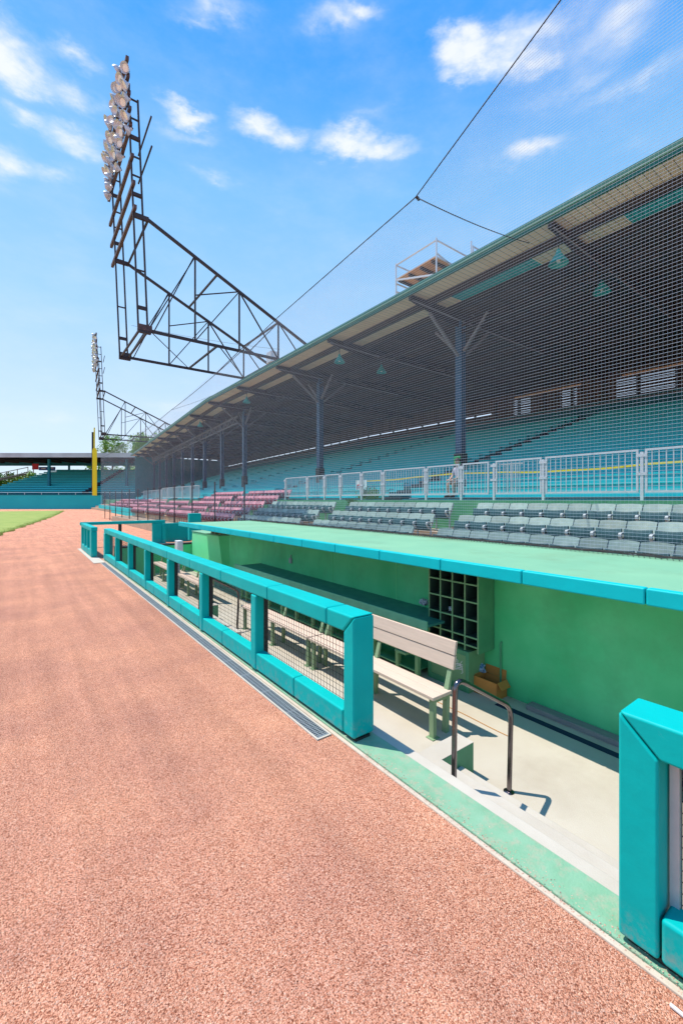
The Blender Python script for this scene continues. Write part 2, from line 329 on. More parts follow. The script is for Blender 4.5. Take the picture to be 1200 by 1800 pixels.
# ------------------------------------------------------------------ dugout pit
k = MB(); k.box(2.113, 2.1455, -3.5, 16.0, -.5, .010); tag(k.build('kerb_strip', 'kerbtan', bevel=.006), kind='structure')
k = MB(); k.box(2.147, 2.387, -3.5, 16.0, -.52, .02); tag(k.build('painted_kerb', 'kerb', bevel=.008), kind='structure')
k = MB(); k.box(2.389, 5.1, -3.5, 15.3, -.7, -.5); tag(k.build('dugout_floor', 'concrete'), kind='structure')
k = MB()
k.box(2.389, 2.49, .2, 2.86, -.498, .008); k.box(2.492, 2.80, .2, 2.37, -.498, -.167); k.box(2.802, 3.08, .2, 2.37, -.498, -.333)
tag(k.build('steps', 'concwhite', bevel=.008), 'pale concrete steps down into the dugout between the two padded rails', 'steps')
k = MB()
k.box(2.389, 2.49, 7.1, 8.63, -.498, .008); k.box(2.492, 2.83, 7.1, 8.63, -.498, -.167); k.box(2.832, 3.10, 7.1, 8.63, -.498, -.333)
tag(k.build('steps', 'concwhite', bevel=.008), 'pale concrete steps behind the long padded rail, halfway along the dugout', 'steps')
# floor drain slot
k = MB(); k.box(4.60, 4.69, -3, 3.05, -.4995, -.496); tag(k.build('floor_drain', 'navy'), 'narrow dark drain slot in the dugout floor near the back wall', 'drain')

# stepped cheek blocks
def cheek(y0, y1, label):
    r = empty('concrete_block', (2.9, y0, -.5), label, 'concrete block')
    b = MB(); b.box(2.50, 3.262, y0, y1, -.5, -.194); part(b, 'block_body', 'shelf', r, bevel=.006)
    b = MB(); b.box(2.50, 3.262, y0, y1, -.194, -.19); part(b, 'block_top', 'concwhite', r)
cheek(2.375, 2.56, 'green painted concrete block with pale top beside the near steps')
cheek(8.64, 8.83, 'green painted concrete block with pale top seen through the long rail netting')

def handrail(y, label):
    r = empty('handrail', (3.0, y, -.5), label, 'handrail', 'handrails on the dugout steps')
    ctrl = [Vector((2.60, y, -.16)), Vector((2.615, y, .655)), Vector((3.365, y, .215)), Vector((3.335, y, -.5))]
    pts = [ctrl[0]]
    for a, c, d, fr in ((ctrl[0], ctrl[1], ctrl[2], .13), (ctrl[1], ctrl[2], ctrl[3], .11)):
        p0 = c+(a-c).normalized()*fr; p1 = c+(d-c).normalized()*fr
        for t in range(9): f = t/8; pts.append(p0*(1-f)**2+c*2*f*(1-f)+p1*f*f)
    pts.append(ctrl[3])
    b = MB(); b.tube(pts, .0205, 12); part(b, 'rail_tube', 'chrome', r, smooth=True)
    for x, z in ((2.60, .008-.175), (3.33, -.5)):
        b = MB(); b.lathe([(.0, .012), (.03, .012), (.045, .004), (.045, .001)], 16, Matrix.Translation((x, y, z))); part(b, 'floor_flange', 'chrome', r, smooth=True)
handrail(2.07, 'bent polished steel handrail standing at the near dugout steps')
handrail(7.84, 'bent steel handrail seen behind the netting of the long rail')

# ------------------------------------------------------------------ trench drain
def drain(x0, x1, y0, y1, label):
    r = empty('trench_drain', ((x0+x1)/2, y0, 0), label, 'drain')
    b = MB(); b.box(x0+.014, x1-.014, y0, y1, .001, .004); part(b, 'channel', 'black', r)
    b = MB(); b.box(x0, x0+.016, y0, y1, 0.0, .012); b.box(x1-.016, x1, y0, y1, 0.0, .012); b.box(x0+.0165, x1-.0165, y0, y0+.015, 0.0, .0115); b.box(x0+.0165, x1-.0165, y1-.015, y1, 0.0, .0115)
    part(b, 'frame', 'concwhite', r)
    b = MB(); w = (x1-x0-.032); xx = x0+.016
    for i in (0, 1, 2, 3): b.box(xx+i*w/3-.0045 if i else xx+.0005, xx+i*w/3+.0045 if i < 3 else xx+w-.0005, y0+.015, y1-.015, .003, .010)
    yy = y0+.03; c = 0
    while yy < y1-.03:
        hw = .011 if c % 20 else .02
        b.box(xx+.001, xx+w-.001, yy-hw*.55, yy+hw*.55, .003, .0088); yy += .026; c += 1
    part(b, 'grating', 'grate', r)
drain(1.953, 2.099, 2.95, 15.2, 'long slotted metal drain running along the foot of the padded rail')
drain(1.79, 1.90, 15.7, 18.7, 'short far drain beside the offset rail section')
k = MB(); k.bar((2.035, .40, .010), (2.042, .575, .010), .014, .012); tag(k.build('white_strip', 'white', bevel=.004), 'short white strip lying on the dirt beside the kerb, bottom right corner', 'strip')

# ------------------------------------------------------------------ padded rails
XF, XK = 2.147, 2.372
def top_pad(b, y0, y1): b.box(XF, XK, y0, y1, .895, 1.045)
def rail_net(r, y0, y1, x=2.27, z0=.22, z1=.92, step=.05, name='netting', th=.0028):
    b = MB(); y = y0
    while y < y1: b.box(x-th/2, x+th/2, y-th/2, y+th/2, z0, z1); y += step
    z = z0+.02
    while z < z1: b.box(x-th/2, x+th/2, y0, y1, z-th/2, z+th/2); z += step
    part(b, name, 'cordblack', r)
PB = dict(bevel=.018, seg=3)
r = empty('padded_rail', (2.26, 9.4, 0), 'long teal padded rail with netting along the front of the dugout', 'railing')
y0 = 2.714
b = MB(); b.prism([(y0,1.045),(3.10,1.045),(3.10,.895),(y0+.146,.895)], 0, XF, XK); part(b, 'top_pad', 'pad', r, **PB)
b = MB(); b.prism([(y0,1.040),(y0+.141,.892),(y0+.141,.047),(y0,.047)], 0, XF+.001, XK-.001); part(b, 'post_pad', 'pad', r, **PB)
ys = [3.10, 4.24, 5.61, 6.95, 8.3, 9.54, 10.85, 12.15, 13.45, 14.75, 15.95]
for a, c in zip(ys[:-1], ys[1:]):
    b = MB(); top_pad(b, a+.007, c); part(b, 'top_pad', 'pad', r, **PB)
ys = [2.86, 3.67, 4.545, 5.56, 6.487, 7.42, 8.31, 9.30, 10.45, 11.5, 12.5, 13.5, 14.6, 15.66]
for a, c in zip(ys[:-1], ys[1:]):
    b = MB(); b.box(XF+.003, XF+.13, a+.006, c, .042, .235); part(b, 'bottom_pad', 'pad', r, **PB)
for y in (4.58, 6.40, 8.22, 10.06, 11.88, 13.75):
    b = MB(); b.box(XF-.008, XF+.105, y-.065, y+.065, .04, .894); part(b, 'post_pad', 'pad', r, **PB)
    b = MB(); b.box(XF+.106, XF+.17, y-.035, y+.035, .021, .894); part(b, 'post', 'black', r)
b = MB(); b.box(XF-.01, XK, 15.66, 15.95, .04, .894); part(b, 'post_pad', 'pad', r, **PB)
b = MB(); b.box(XF+.03, XF+.18, 2.72, 15.9, .021, .041); part(b, 'base_rail', 'black', r)
rail_net(r, 2.87, 15.6)

r = empty('padded_rail', (2.26, 0, 0), 'near teal padded rail end with mitred corner at the right edge', 'railing')
ye = .797
b = MB(); b.prism([(ye,1.050),(-.35,1.050),(-.35,.895),(ye-.157,.895)], 0, XF, XK); part(b, 'top_pad', 'pad', r, bevel=.014, seg=3)
b = MB(); b.prism([(ye,1.044),(ye-.152,.892),(ye-.152,.047),(ye,.047)], 0, XF+.001, XK-.001); part(b, 'post_pad', 'pad', r, bevel=.014, seg=3)
b = MB(); b.box(XF+.002, XF+.14, -.5, ye-.16, .045, .235); part(b, 'bottom_pad', 'pad', r, **PB)
b = MB(); b.box(XF+.03, XF+.19, -.5, ye-.03, .021, .044); part(b, 'base_rail', 'black', r)
b = MB(); b.bar((XF+.13, ye-.178, .2), (XF+.13, ye-.178, .90), .035); part(b, 'post', 'galv', r)
b = MB(); b.bar((XF+.165, ye-.235, .2), (XF+.165, ye-.235, .90), .05); part(b, 'post', 'shelf', r)
rail_net(r, -.5, ye-.16, x=2.29)

# offset rail section and pen beyond the dugout
r = empty('padded_rail', (1.95, 18, 0), 'far offset teal rail section with three small openings', 'railing')
for y, w in ((17.0, .22), (18.0, .07), (18.9, .07), (19.85, .09)):
    b = MB(); b.box(1.88, 2.06 if w > .1 else 1.98, y-w, y+w, .03, .90); part(b, 'post_pad', 'pad', r, **PB)
for a, c in ((16.78, 18.3), (18.31, 19.95)):
    b = MB(); b.box(1.88, 2.07, a, c, .905, 1.05); part(b, 'top_pad', 'pad', r, **PB)
    b = MB(); b.box(1.885, 2.0, a+.45 if a < 17 else a, c, .03, .25); part(b, 'bottom_pad', 'pad', r, **PB)
k = MB(); k.box(1.78, 2.09, 15.25, 20.2, -.1, .016); tag(k.build('kerb_strip', 'concwhite'), kind='structure')
r = empty('padded_rail', (3.7, 20.6, 0), 'teal cross rail on dark posts closing the far end of the dugout pen', 'railing')
b = MB(); b.box(1.9, 5.25, 20.5, 20.68, .93, 1.06); part(b, 'top_pad', 'pad', r, **PB)
b = MB(); b.box(3.33, 3.45, 20.55, 20.66, 0, .925); part(b, 'post', 'black', r)
b = MB(); b.box(4.70, 5.10, 20.5, 20.68, -.3, .925); part(b, 'post_pad', 'pad', r, **PB)
b = MB(); b.box(5.10, 5.25, 20.4, 20.8, -.3, .925); part(b, 'post_pad', 'pad', r, **PB)
r = empty('padded_wall', (5.8, 21, 0), 'dark teal padded panel standing right of the far cross rail', 'padded wall')
b = MB(); b.box(5.36, 6.5, 21.0, 21.14, -.05, .88); part(b, 'pad_face', 'pad', r, **PB)
b = MB(); b.box(5.36, 6.5, 21.01, 21.13, -.3, -.055); part(b, 'kick_board', 'black', r)
r = empty('padded_wall', (5.6, 17, 0), 'small upright teal pad beside the far end of the dugout roof', 'padded wall')
b = MB(); b.box(5.55, 6.05, 18.0, 18.2, .3, 1.42); part(b, 'pad_face', 'pad', r, **PB)
b = MB(); b.box(5.75, 5.85, 18.05, 18.15, -.1, .298); part(b, 'post', 'black', r)
# far end wall of the pit
r = empty('retaining_wall', (3.2, 15.3, -.5), 'low green end wall closing the far end of the dugout pit', 'wall')
b = MB(); b.box(2.39, 5.35, 15.31, 15.6, -.5, .42); part(b, 'wall_face', 'wall', r)
b = MB(); b.box(2.40, 5.1, 15.30, 15.62, .421, .47); part(b, 'cap', 'black', r)

# ------------------------------------------------------------------ dugout back wall, roof, fittings
r = empty('dugout_wall', (5.0, 3, -.5), 'long green painted back wall of the dugout under the roof', 'wall')
b = MB(); b.box(4.94, 5.15, -3.5, 12.19, -.55, 1.16); part(b, 'wall_face', 'wall', r)
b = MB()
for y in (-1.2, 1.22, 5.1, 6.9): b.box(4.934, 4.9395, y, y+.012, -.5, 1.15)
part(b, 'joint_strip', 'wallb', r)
r = empty('dugout_end_wall', (5.0, 13, -.5), 'brighter green battered wall at the far end of the dugout', 'wall')
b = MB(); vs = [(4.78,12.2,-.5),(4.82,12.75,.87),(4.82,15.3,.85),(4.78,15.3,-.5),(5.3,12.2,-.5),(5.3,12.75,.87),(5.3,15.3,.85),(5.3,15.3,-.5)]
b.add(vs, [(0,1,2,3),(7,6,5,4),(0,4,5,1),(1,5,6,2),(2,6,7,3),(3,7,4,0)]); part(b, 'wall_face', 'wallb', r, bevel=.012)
b = MB(); b.box(4.80, 5.3, 12.76, 15.3, .872, .892); part(b, 'cap', 'rooftop', r)
r = empty('dugout_roof', (5.2, 5, 1.16), 'pale green dugout roof with a blue padded front edge', 'roof')
b = MB(); b.box(4.03, 6.46, -3.5, 13.9, 1.168, 1.262); part(b, 'roof_slab', 'rooftop', r, bevel=.01)
ys = [-3.4, -2.4, -1.3, -.3, .25, 1.264, 2.306, 3.328, 4.398, 5.44, 6.43, 7.49, 8.586, 9.65, 10.7, 11.8, 12.85, 13.85]
for a, c in zip(ys[:-1], ys[1:]):
    b = MB(); b.box(3.935, 4.027, a+.008, c, 1.163, 1.298); part(b, 'edge_pad', 'roofpad', r, bevel=.014, seg=3)
b = MB()
for (x, y) in ((4.95, 13.0), (4.95, 13.4), (4.95, 13.7)): b.box(x, x+.2, y, y+.09, 0.893, 1.167)
part(b, 'bearing_block', 'conctan', r)
# rolled net lying on the rear roof edge
b = MB(); random.seed(11)
for i in range(5):
    pts = []; y = -2.0; ph = random.uniform(0, 6)
    while y < 13.8:
        pts.append((6.27+.045*i+.025*math.sin(y*5+ph)+random.uniform(-.012,.012), y, 1.278+.014*abs(math.sin(y*9+ph*2))+random.uniform(0,.012))); y += .11
    b.tube(pts, .006, 5)
y = -2.0
while y < 13.7:
    x = 6.24; b.bar((x, y, 1.272), (x+.12, y+.05, 1.296), .005); b.bar((x+.12, y+.05, 1.296), (x+.24, y, 1.27), .005); y += .06
tag(b.build('net_roll', 'cordblack'), 'slack black netting gathered along the rear edge of the dugout roof', 'net')

# counter along the wall
r = empty('counter', (4.6, 7, -.5), 'long green shelf counter along the dugout back wall', 'counter')
b = MB(); b.prism([(4.26,3.81),(4.595,3.81),(4.595,4.10),(4.938,4.10),(4.938,10.12),(4.26,10.12)], 2, .315, .35); part(b, 'counter_top', 'countertop', r, bevel=.006)
b = MB(); b.box(4.235, 4.259, 3.81, 10.12, .275, .40); part(b, 'front_lip', 'lipgreen', r, bevel=.006)
for y in (4.12, 4.51, 5.05, 5.6, 6.2, 6.8, 7.4, 8.0, 8.6, 9.2, 9.8, 10.08):
    b = MB(); b.box(4.40, 4.46, y, y+.06, -.5, .313); part(b, 'upright', 'cab', r, bevel=.004)
b = MB(); b.box(4.395, 4.465, 4.181, 10.05, -.19, -.13); part(b, 'front_bar', 'cab', r, bevel=.004)
b = MB(); b.box(4.41, 4.93, 4.181, 10.05, -.42, -.40); part(b, 'bottom_shelf', 'shelf', r)
b = MB(); b.box(4.32, 4.41, 4.28, 4.50, -.20, -.165); part(b, 'front_ledge', 'cab', r, bevel=.004)
# cubby shelf
r = empty('cubby_shelf', (4.75, 3.7, -.5), 'green helmet rack of four by five square pigeonholes on the back wall', 'shelf')
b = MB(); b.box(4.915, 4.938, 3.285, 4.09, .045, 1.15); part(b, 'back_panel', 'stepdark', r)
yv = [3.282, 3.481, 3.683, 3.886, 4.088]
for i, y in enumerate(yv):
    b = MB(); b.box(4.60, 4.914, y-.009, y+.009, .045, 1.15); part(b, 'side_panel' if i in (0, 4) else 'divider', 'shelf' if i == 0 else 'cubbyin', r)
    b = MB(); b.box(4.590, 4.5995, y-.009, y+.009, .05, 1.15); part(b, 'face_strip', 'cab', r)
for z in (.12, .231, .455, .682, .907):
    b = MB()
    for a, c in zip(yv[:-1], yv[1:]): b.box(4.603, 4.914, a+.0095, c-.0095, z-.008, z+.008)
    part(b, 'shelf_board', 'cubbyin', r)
    b = MB()
    for a, c in zip(yv[:-1], yv[1:]): b.box(4.591, 4.6025, a+.0095, c-.0095, z-.009, z+.009)
    part(b, 'face_strip', 'cab', r)
r = empty('cabinet', (4.7, 3.75, -.5), 'pale green cabinet with white scribbles under the pigeonhole rack', 'cabinet')
b = MB(); b.box(4.60, 4.935, 3.42, 4.11, -.5, .03); part(b, 'cabinet_body', 'cab', r, bevel=.004)
b = MB(); b.box(4.59, 4.6, 3.42, 3.47, -.5, .03); b.box(4.59, 4.6, 4.05, 4.11, -.5, .03); b.box(4.59, 4.6, 3.471, 4.049, -.5, -.42); b.box(4.59, 4.6, 3.471, 4.049, -.03, .03)
part(b, 'face_frame', 'shelf', r, bevel=.003)
b = MB(); random.seed(21)
def stroke(pts, w=.004):
    for p, q in zip(pts[:-1], pts[1:]): b.bar((4.5985, p[0], p[1]), (4.5985, q[0], q[1]), w, w)
for i in range(9):
    y = random.uniform(3.52, 3.95); z = random.uniform(-.25, -.1); pts = []
    a = random.uniform(0, 6)
    for t in range(14):
        y += .016*math.cos(a) - .002; z += .012*math.sin(a); a += random.uniform(-.2, .7); pts.append((max(3.48, min(4.04, y)), max(-.36, min(-.06, z))))
    stroke(pts, .006)
for z in (-.17, -.19, -.215, -.235): stroke([(3.52, z+.01), (3.6, z), (3.7, z-.008), (3.78, z+.012)], .007)
part(b, 'painted_scribble', 'white', r)
# small litter and fittings
def crumple(name, loc, rad, m, label, cat, sq=(1,1,1), seed=0, amp=.45):
    bm = bmesh.new(); bmesh.ops.create_icosphere(bm, subdivisions=3, radius=rad)
    for v in bm.verts:
        n = mnoise.noise(v.co*(2.2/rad)+Vector((seed, 0, 0))); n2 = mnoise.noise(v.co*(5/rad)+Vector((0, seed, 0)))
        v.co *= 1 + amp*n + amp*.5*n2; v.co.x *= sq[0]; v.co.y *= sq[1]; v.co.z *= sq[2]
    me = bpy.data.meshes.new(name); bm.to_mesh(me); bm.free(); me.materials.append(M[m])
    o = bpy.data.objects.new(name, me); o.location = loc; C.objects.link(o); return tag(o, label, cat)
crumple('plastic_wrapper', (4.80, 4.37, .47), .055, 'foil', 'crumpled silvery wrapper lying on the end of the counter', 'litter', (1,1.2,.85), 2)
crumple('plastic_bag', (4.86, 3.47, -.235), .09, 'bag', 'crumpled blue and white plastic bag above the cardboard box', 'bag', (.6,1.1,.8), 5)
r = empty('drink_bottle', (4.75, 3.78, .463), 'small pale plastic bottle lying in a pigeonhole of the rack', 'bottle')
r.rotation_euler = (R(90), 0, R(50))
b = MB(); b.lathe([(0,0),(.03,0),(.033,.01),(.033,.09),(.028,.11),(.012,.13),(.012,.14)], 14); o = b.build('bottle_body', 'bottle', r, smooth=True); o.location = (0, .033, -.07)
b = MB(); b.lathe([(.014,.138),(.014,.155),(0,.155)], 14); o = b.build('cap', 'white', r, smooth=True); o.location = (0, .033, -.07)
for (y, z, lb) in ((8.53, .60, 'small grey conduit fitting on the green back wall above the counter'), (1.05, -.05, 'small grey conduit fitting on the back wall at the right edge')):
    r = empty('wall_fitting', (4.93, y, z), lb, 'fitting')
    b = MB(); b.box(4.895, 4.939, y-.05, y+.05, z-.06, z+.06); part(b, 'box_body', 'iron', r, bevel=.008)
    b = MB(); b.tube([(4.92, y, z+.06), (4.92, y, z+.13)], .013, 10); part(b, 'conduit', 'iron', r, smooth=True)
r = empty('electrical_box', (3.47, 12.18, -.5), 'white electrical box on a conduit post beside the bright green end wall', 'electrical box')
b = MB(); b.box(3.40, 3.55, 12.05, 12.32, .55, .86); part(b, 'box_body', 'white', r, bevel=.01)
b = MB(); b.tube([(3.47, 12.18, -.5), (3.47, 12.18, .549)], .035, 12); part(b, 'conduit', 'iron', r, smooth=True)
# conduit pipe near the cubby
k = MB(); k.tube([(4.915, 3.17, -.5), (4.915, 3.17, .15), (4.935, 3.17, .17)], .012, 10); tag(k.build('wall_conduit', 'shelf', smooth=True), 'thin green conduit running up the wall beside the cardboard box', 'pipe')
# cardboard box
r = empty('cardboard_box', (4.80, 3.25, -.5), 'open brown cardboard box standing against the green back wall', 'box')
b = MB(); w = .006
b.box(4.694, 4.70, 3.085, 3.415, -.498, -.285); b.box(4.914, 4.92, 3.085, 3.415, -.498, -.285)
b.box(4.7005, 4.9135, 3.085, 3.091, -.498, -.285); b.box(4.7005, 4.9135, 3.409, 3.415, -.498, -.285); b.box(4.7005, 4.9135, 3.0915, 3.4085, -.497, -.49)
part(b, 'box_body', 'card', r)
b = MB(); b.prism([(4.920,-.283),(4.934,-.18),(4.937,-.18),(4.924,-.283)], 1, 3.1, 3.40); part(b, 'flap', 'card', r)
b = MB(); b.prism([(3.415,-.283),(3.46,-.20),(3.464,-.202),(3.419,-.284)], 0, 4.71, 4.91); part(b, 'flap', 'card', r)
b = MB(); b.prism([(3.085,-.283),(3.03,-.36),(3.026,-.357),(3.081,-.281)], 0, 4.71, 4.91); part(b, 'flap', 'card', r)
k = MB(); k.box(4.80, 4.935, .3, 2.76, -.499, -.44); tag(k.build('grey_board', 'greyboard', bevel=.006), 'long grey board lying on the floor against the back wall', 'board')
k = MB(); pts = [(4.10+.006*math.sin(i*.9), .4+.12*i, -.494) for i in range(18, 27)]; k.tube(pts, .0035, 6); tag(k.build('orange_cord', 'orange', smooth=True), 'thin orange cord stretched along the dugout floor behind the bench', 'cord')

# ------------------------------------------------------------------ benches
def bench():
    r = empty('team_bench', (3.55, 0, -.5), '', 'bench', 'benches in the dugout')
    L = 2.40
    for x0 in (3.385, 3.535):
        b = MB(); b.box(x0, x0+.146, 0, L, -.083, -.045); part(b, 'seat_plank', 'plank', r, bevel=.007)
    for z0, z1, x in ((.165, .310, 3.70), (.316, .462, 3.72)):
        b = MB(); b.prism([(x, z0), (x+.035, z0-.004), (x+.062, z1-.004), (x+.027, z1)], 1, 0, L); part(b, 'back_plank', 'plank', r, bevel=.006)
    for y in (.03, 1.17, 2.31):
        b = MB(); b.box(3.42, 3.47, y, y+.06, -.5, -.085); b.box(3.39, 3.50, y-.02, y+.08, -.499, -.490); part(b, 'leg', 'benchleg', r, bevel=.003)
        b = MB(); b.prism([(3.62,-.5),(3.67,-.5),(3.69,-.09),(3.772,.452),(3.747,.456),(3.725,.19),(3.64,-.086)], 1, y+.002, y+.058); part(b, 'leg', 'benchleg', r)
        b = MB(); b.box(3.472, 3.64, y+.005, y+.055, -.13, -.086); part(b, 'cross_bar', 'benchleg', r)
    return r
b0 = bench()
for i, (y, lb) in enumerate(((2.955, 'beige plank bench with sage steel frame nearest the steps'), (5.385, 'second beige plank bench from the near steps, behind the long rail'),
                   (10.05, 'beige plank bench just past the middle steps, seen through the rail'), (12.49, 'farthest beige plank bench at the end of the dugout'))):
    o = b0 if i == 0 else copy_tree(b0); o.location.y = y; o['label'] = lb


# ------------------------------------------------------------------ seating terraces in front of the grandstand
rows = [(8.1, .50), (8.9, .80), (9.67, 1.10)]        # x of the seat back top, floor height of the row
k = MB()
k.box(6.47, 8.42, -4, 43.4, -.3, .50); k.box(8.422, 9.2, -4, 43.4, -.3, .80); k.box(9.202, 10.2, -4, 43.4, -.3, 1.10)
k.box(9.66, 10.25, 43.402, 90, -.3, .60); k.box(10.252, 10.95, 43.402, 90, -.3, .90); k.box(10.952, 11.9, 43.402, 90, -.3, 1.20)
tag(k.build('seating_terrace', 'conctan'), 'stepped tan concrete terrace carrying the three front rows of seats', 'terrace')
k = MB(); k.box(10.202, 11.3, -4, 19.05, -.3, 1.98); k.box(10.202, 10.9, 19.052, 31, -.3, 1.4); k.box(10.902, 11.3, 19.052, 31, -.3, 1.7); k.box(10.202, 11.3, 31.002, 43.4, -.3, 1.98); k.box(11.902, 13, 43.402, 90, -.3, 1.98)
tag(k.build('walkway', 'shelf'), 'green walled walkway ledge behind the front rows of seats', 'walkway')
# aisle steps between the seat sections
for (a, c, lb) in ((6.93, 7.68, 'worn tan steps in the aisle between the two nearest grey seat sections'), (12.45, 13.25, 'worn tan steps in the aisle between the second and third grey seat sections'),
                   (18.6, 19.2, 'worn tan steps in the aisle where grey seats give way to red'), (24.6, 25.2, 'worn tan steps in the first aisle among the red seats')):
    b = MB()
    for i, (x, z) in enumerate(((7.95, .65), (8.72, .95), (9.5, 1.25), (9.85, 1.50))): b.box(x, x+.46, a+.02, c-.02, z-.15, z+.003)
    tag(b.build('aisle_steps', 'conctan', bevel=.01), lb, 'steps')

def seat_parts():
    """one folding seat: local origin on the floor under the back top, facing -x, 0.47 wide along y"""
    w = .225
    # backrest: curved slab leaning back, slightly dished
    nb, nz = 8, 5; vs = []; fs = []
    for side in (0, 1):
        for j in range(nz+1):
            t = j/nz; z = .50+.335*t
            for i in range(nb+1):
                u = -1+2*i/nb; x = -.17+.17*t + .035*(1-u*u)*(.4+.6*t) - .012*t*t + (.024 if side else 0)
                z2 = z - (.018*u*u if j == nz else 0); vs.append((x, u*w, z2))
    q = (nb+1)*(nz+1)
    for j in range(nz):
        for i in range(nb):
            a = j*(nb+1)+i; fs.append((a, a+1, a+nb+2, a+nb+1)); fs.append((q+a, q+a+nb+1, q+a+nb+2, q+a+1))
    for i in range(nb):
        a = i; fs.append((a, q+a, q+a+1, a+1)); a = nz*(nb+1)+i; fs.append((a, a+1, q+a+1, q+a))
    for j in range(nz):
        a = j*(nb+1); fs.append((a, a+nb+1, q+a+nb+1, q+a)); a = j*(nb+1)+nb; fs.append((a, q+a, q+a+nb+1, a+nb+1))
    back = MB(); back.add(vs, fs)
    # narrow slot line between the upper slat and the lower slat
    back.box(-.128, -.120, -w+.03, w-.03, .575, .583) if False else None
    # seat pan folded up in front of the back, rounded front lip on top
    pan = MB(); prof = [(-.21,.38),(-.235,.40),(-.262,.53),(-.238,.68),(-.225,.70),(-.19,.69),(-.175,.52),(-.175,.39)]
    nb = 6
    for i in range(nb):
        y0 = -w+.012 + (2*w-.024)*i/nb; y1 = -w+.012+(2*w-.024)*(i+1)/nb; b0 = .022*(1-(2*i/nb-1)**2); b1 = .022*(1-(2*(i+1)/nb-1)**2)
        vs = [(x-b0*.6, y0, z-b0*.9*(z > .5)) for x, z in prof]+[(x-b1*.6, y1, z-b1*.9*(z > .5)) for x, z in prof]; m = len(prof)
        fs = [(j, (j+1) % m, m+(j+1) % m, m+j) for j in range(m)]
        if i == 0: fs.append(tuple(range(m))[::-1])
        if i == nb-1: fs.append(tuple(range(m, 2*m)))
        pan.add(vs, fs)
    # cast iron standard with armrest, on the low-y side
    arm = MB(); y0, y1 = -.2345, -.2265
    arm.box(-.20, -.15, y0-.004, y1+.004, 0, .52); arm.box(-.30, -.05, y0-.012, y1+.012, 0, .02)
    arm.prism([(-.36,.595),(-.33,.62),(-.10,.635),(-.05,.61),(-.10,.605),(-.30,.59),(-.33,.55),(-.24,.46),(-.25,.43),(-.36,.55)], 1, y0-.02, y1+.02)
    arm.prism([(-.17,.50),(.0,.80),(.02,.80),(-.13,.48)], 1, y0, y1)
    return back, pan, arm
bk, pn, am = seat_parts()
me_back = bk.mesh('backrest', 'seatgrey'); me_back.shade_smooth(); me_back.set_sharp_from_angle(angle=R(35))
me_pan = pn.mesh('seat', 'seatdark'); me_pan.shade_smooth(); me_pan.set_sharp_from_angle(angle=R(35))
me_arm = am.mesh('armrest', 'iron')
# slat grooves belong to the backrest material: thin dark wear lines across the board
def grooved(base, name, col2):
    m = M[base].copy(); m.name = name; N, L = m.node_tree.nodes, m.node_tree.links; b = N['Principled BSDF']
    tc = N.new('ShaderNodeTexCoord'); sp = N.new('ShaderNodeSeparateXYZ'); L.new(tc.outputs['Object'], sp.inputs[0])
    d = N.new('ShaderNodeMath'); d.operation = 'SUBTRACT'; d.inputs[1].default_value = .60; L.new(sp.outputs['Z'], d.inputs[0])
    ab = N.new('ShaderNodeMath'); ab.operation = 'ABSOLUTE'; L.new(d.outputs[0], ab.inputs[0])
    lt = N.new('ShaderNodeMath'); lt.operation = 'LESS_THAN'; lt.inputs[1].default_value = .008; L.new(ab.outputs[0], lt.inputs[0])
    old = b.inputs['Base Color'].links[0].from_socket
    oi = N.new('ShaderNodeObjectInfo'); mr = N.new('ShaderNodeMapRange'); mr.inputs[3].default_value = .72; mr.inputs[4].default_value = 1.12; L.new(oi.outputs['Random'], mr.inputs[0])
    sc_ = N.new('ShaderNodeVectorMath'); sc_.operation = 'SCALE'; L.new(old, sc_.inputs[0]); L.new(mr.outputs[0], sc_.inputs['Scale'])
    mx = N.new('ShaderNodeMix'); mx.data_type = 'RGBA'; mx.inputs[7].default_value = (*col2, 1); L.new(sc_.outputs[0], mx.inputs[6]); L.new(lt.outputs[0], mx.inputs[0]); L.new(mx.outputs[2], b.inputs['Base Color'])
    return m
M['seatgrey2'] = grooved('seatgrey', 'weathered_seat_slats', (.06, .08, .09)); me_back.materials[0] = M['seatgrey2']
M['seatred2'] = grooved('seatred', 'faded_red_seat_slats', (.12, .02, .04))

proto = None
def grey_seat(x, y, z, label, group):
    global proto
    if proto is None:
        proto = empty('stadium_seat', (x, y, z), label, 'seat', group)
        for nm, me in (('backrest', me_back), ('seat', me_pan), ('armrest', me_arm)):
            o = bpy.data.objects.new(nm, me); C.objects.link(o); o.parent = proto
        return proto
    o = copy_tree(proto); o.location = (x, y, z); o['label'] = label; o['group'] = group; return o
ROWN = ['front', 'middle', 'back']
for name, ya, yb in (('nearest the camera', 1.4, 6.9), ('between the two tan aisles', 7.7, 12.42), ('next to the red seats', 13.28, 18.55)):
    cnt = int((yb-ya)/.47)
    for ri, (x, zf) in enumerate(rows):
        for i in range(cnt):
            y = (yb - (i+.5)*.47) if ya == 1.4 else (ya + (i+.5)*.47)
            lb = f'weathered grey-green folding seat, {ORD[i]} from the {"left" if ya == 1.4 else "right"} end of the {ROWN[ri]} row in the section {name}'
            o = grey_seat(x, y, zf-.02, ' '.join(lb.split()[:21]), 'grey-green folding seats')
# short forms keep the labels under the word limit
for o in [o for o in C.objects if o.name.startswith('stadium_seat')]:
    o['label'] = (o['label'].replace('weathered grey-green folding seat, ', 'grey-green seat, ').replace('end of the ', 'in the ').replace(' in the section nearest the camera', ', section nearest camera')
                  .replace(' in the section between the two tan aisles', ', section between tan aisles').replace(' in the section next to the red seats', ', section beside red seats'))

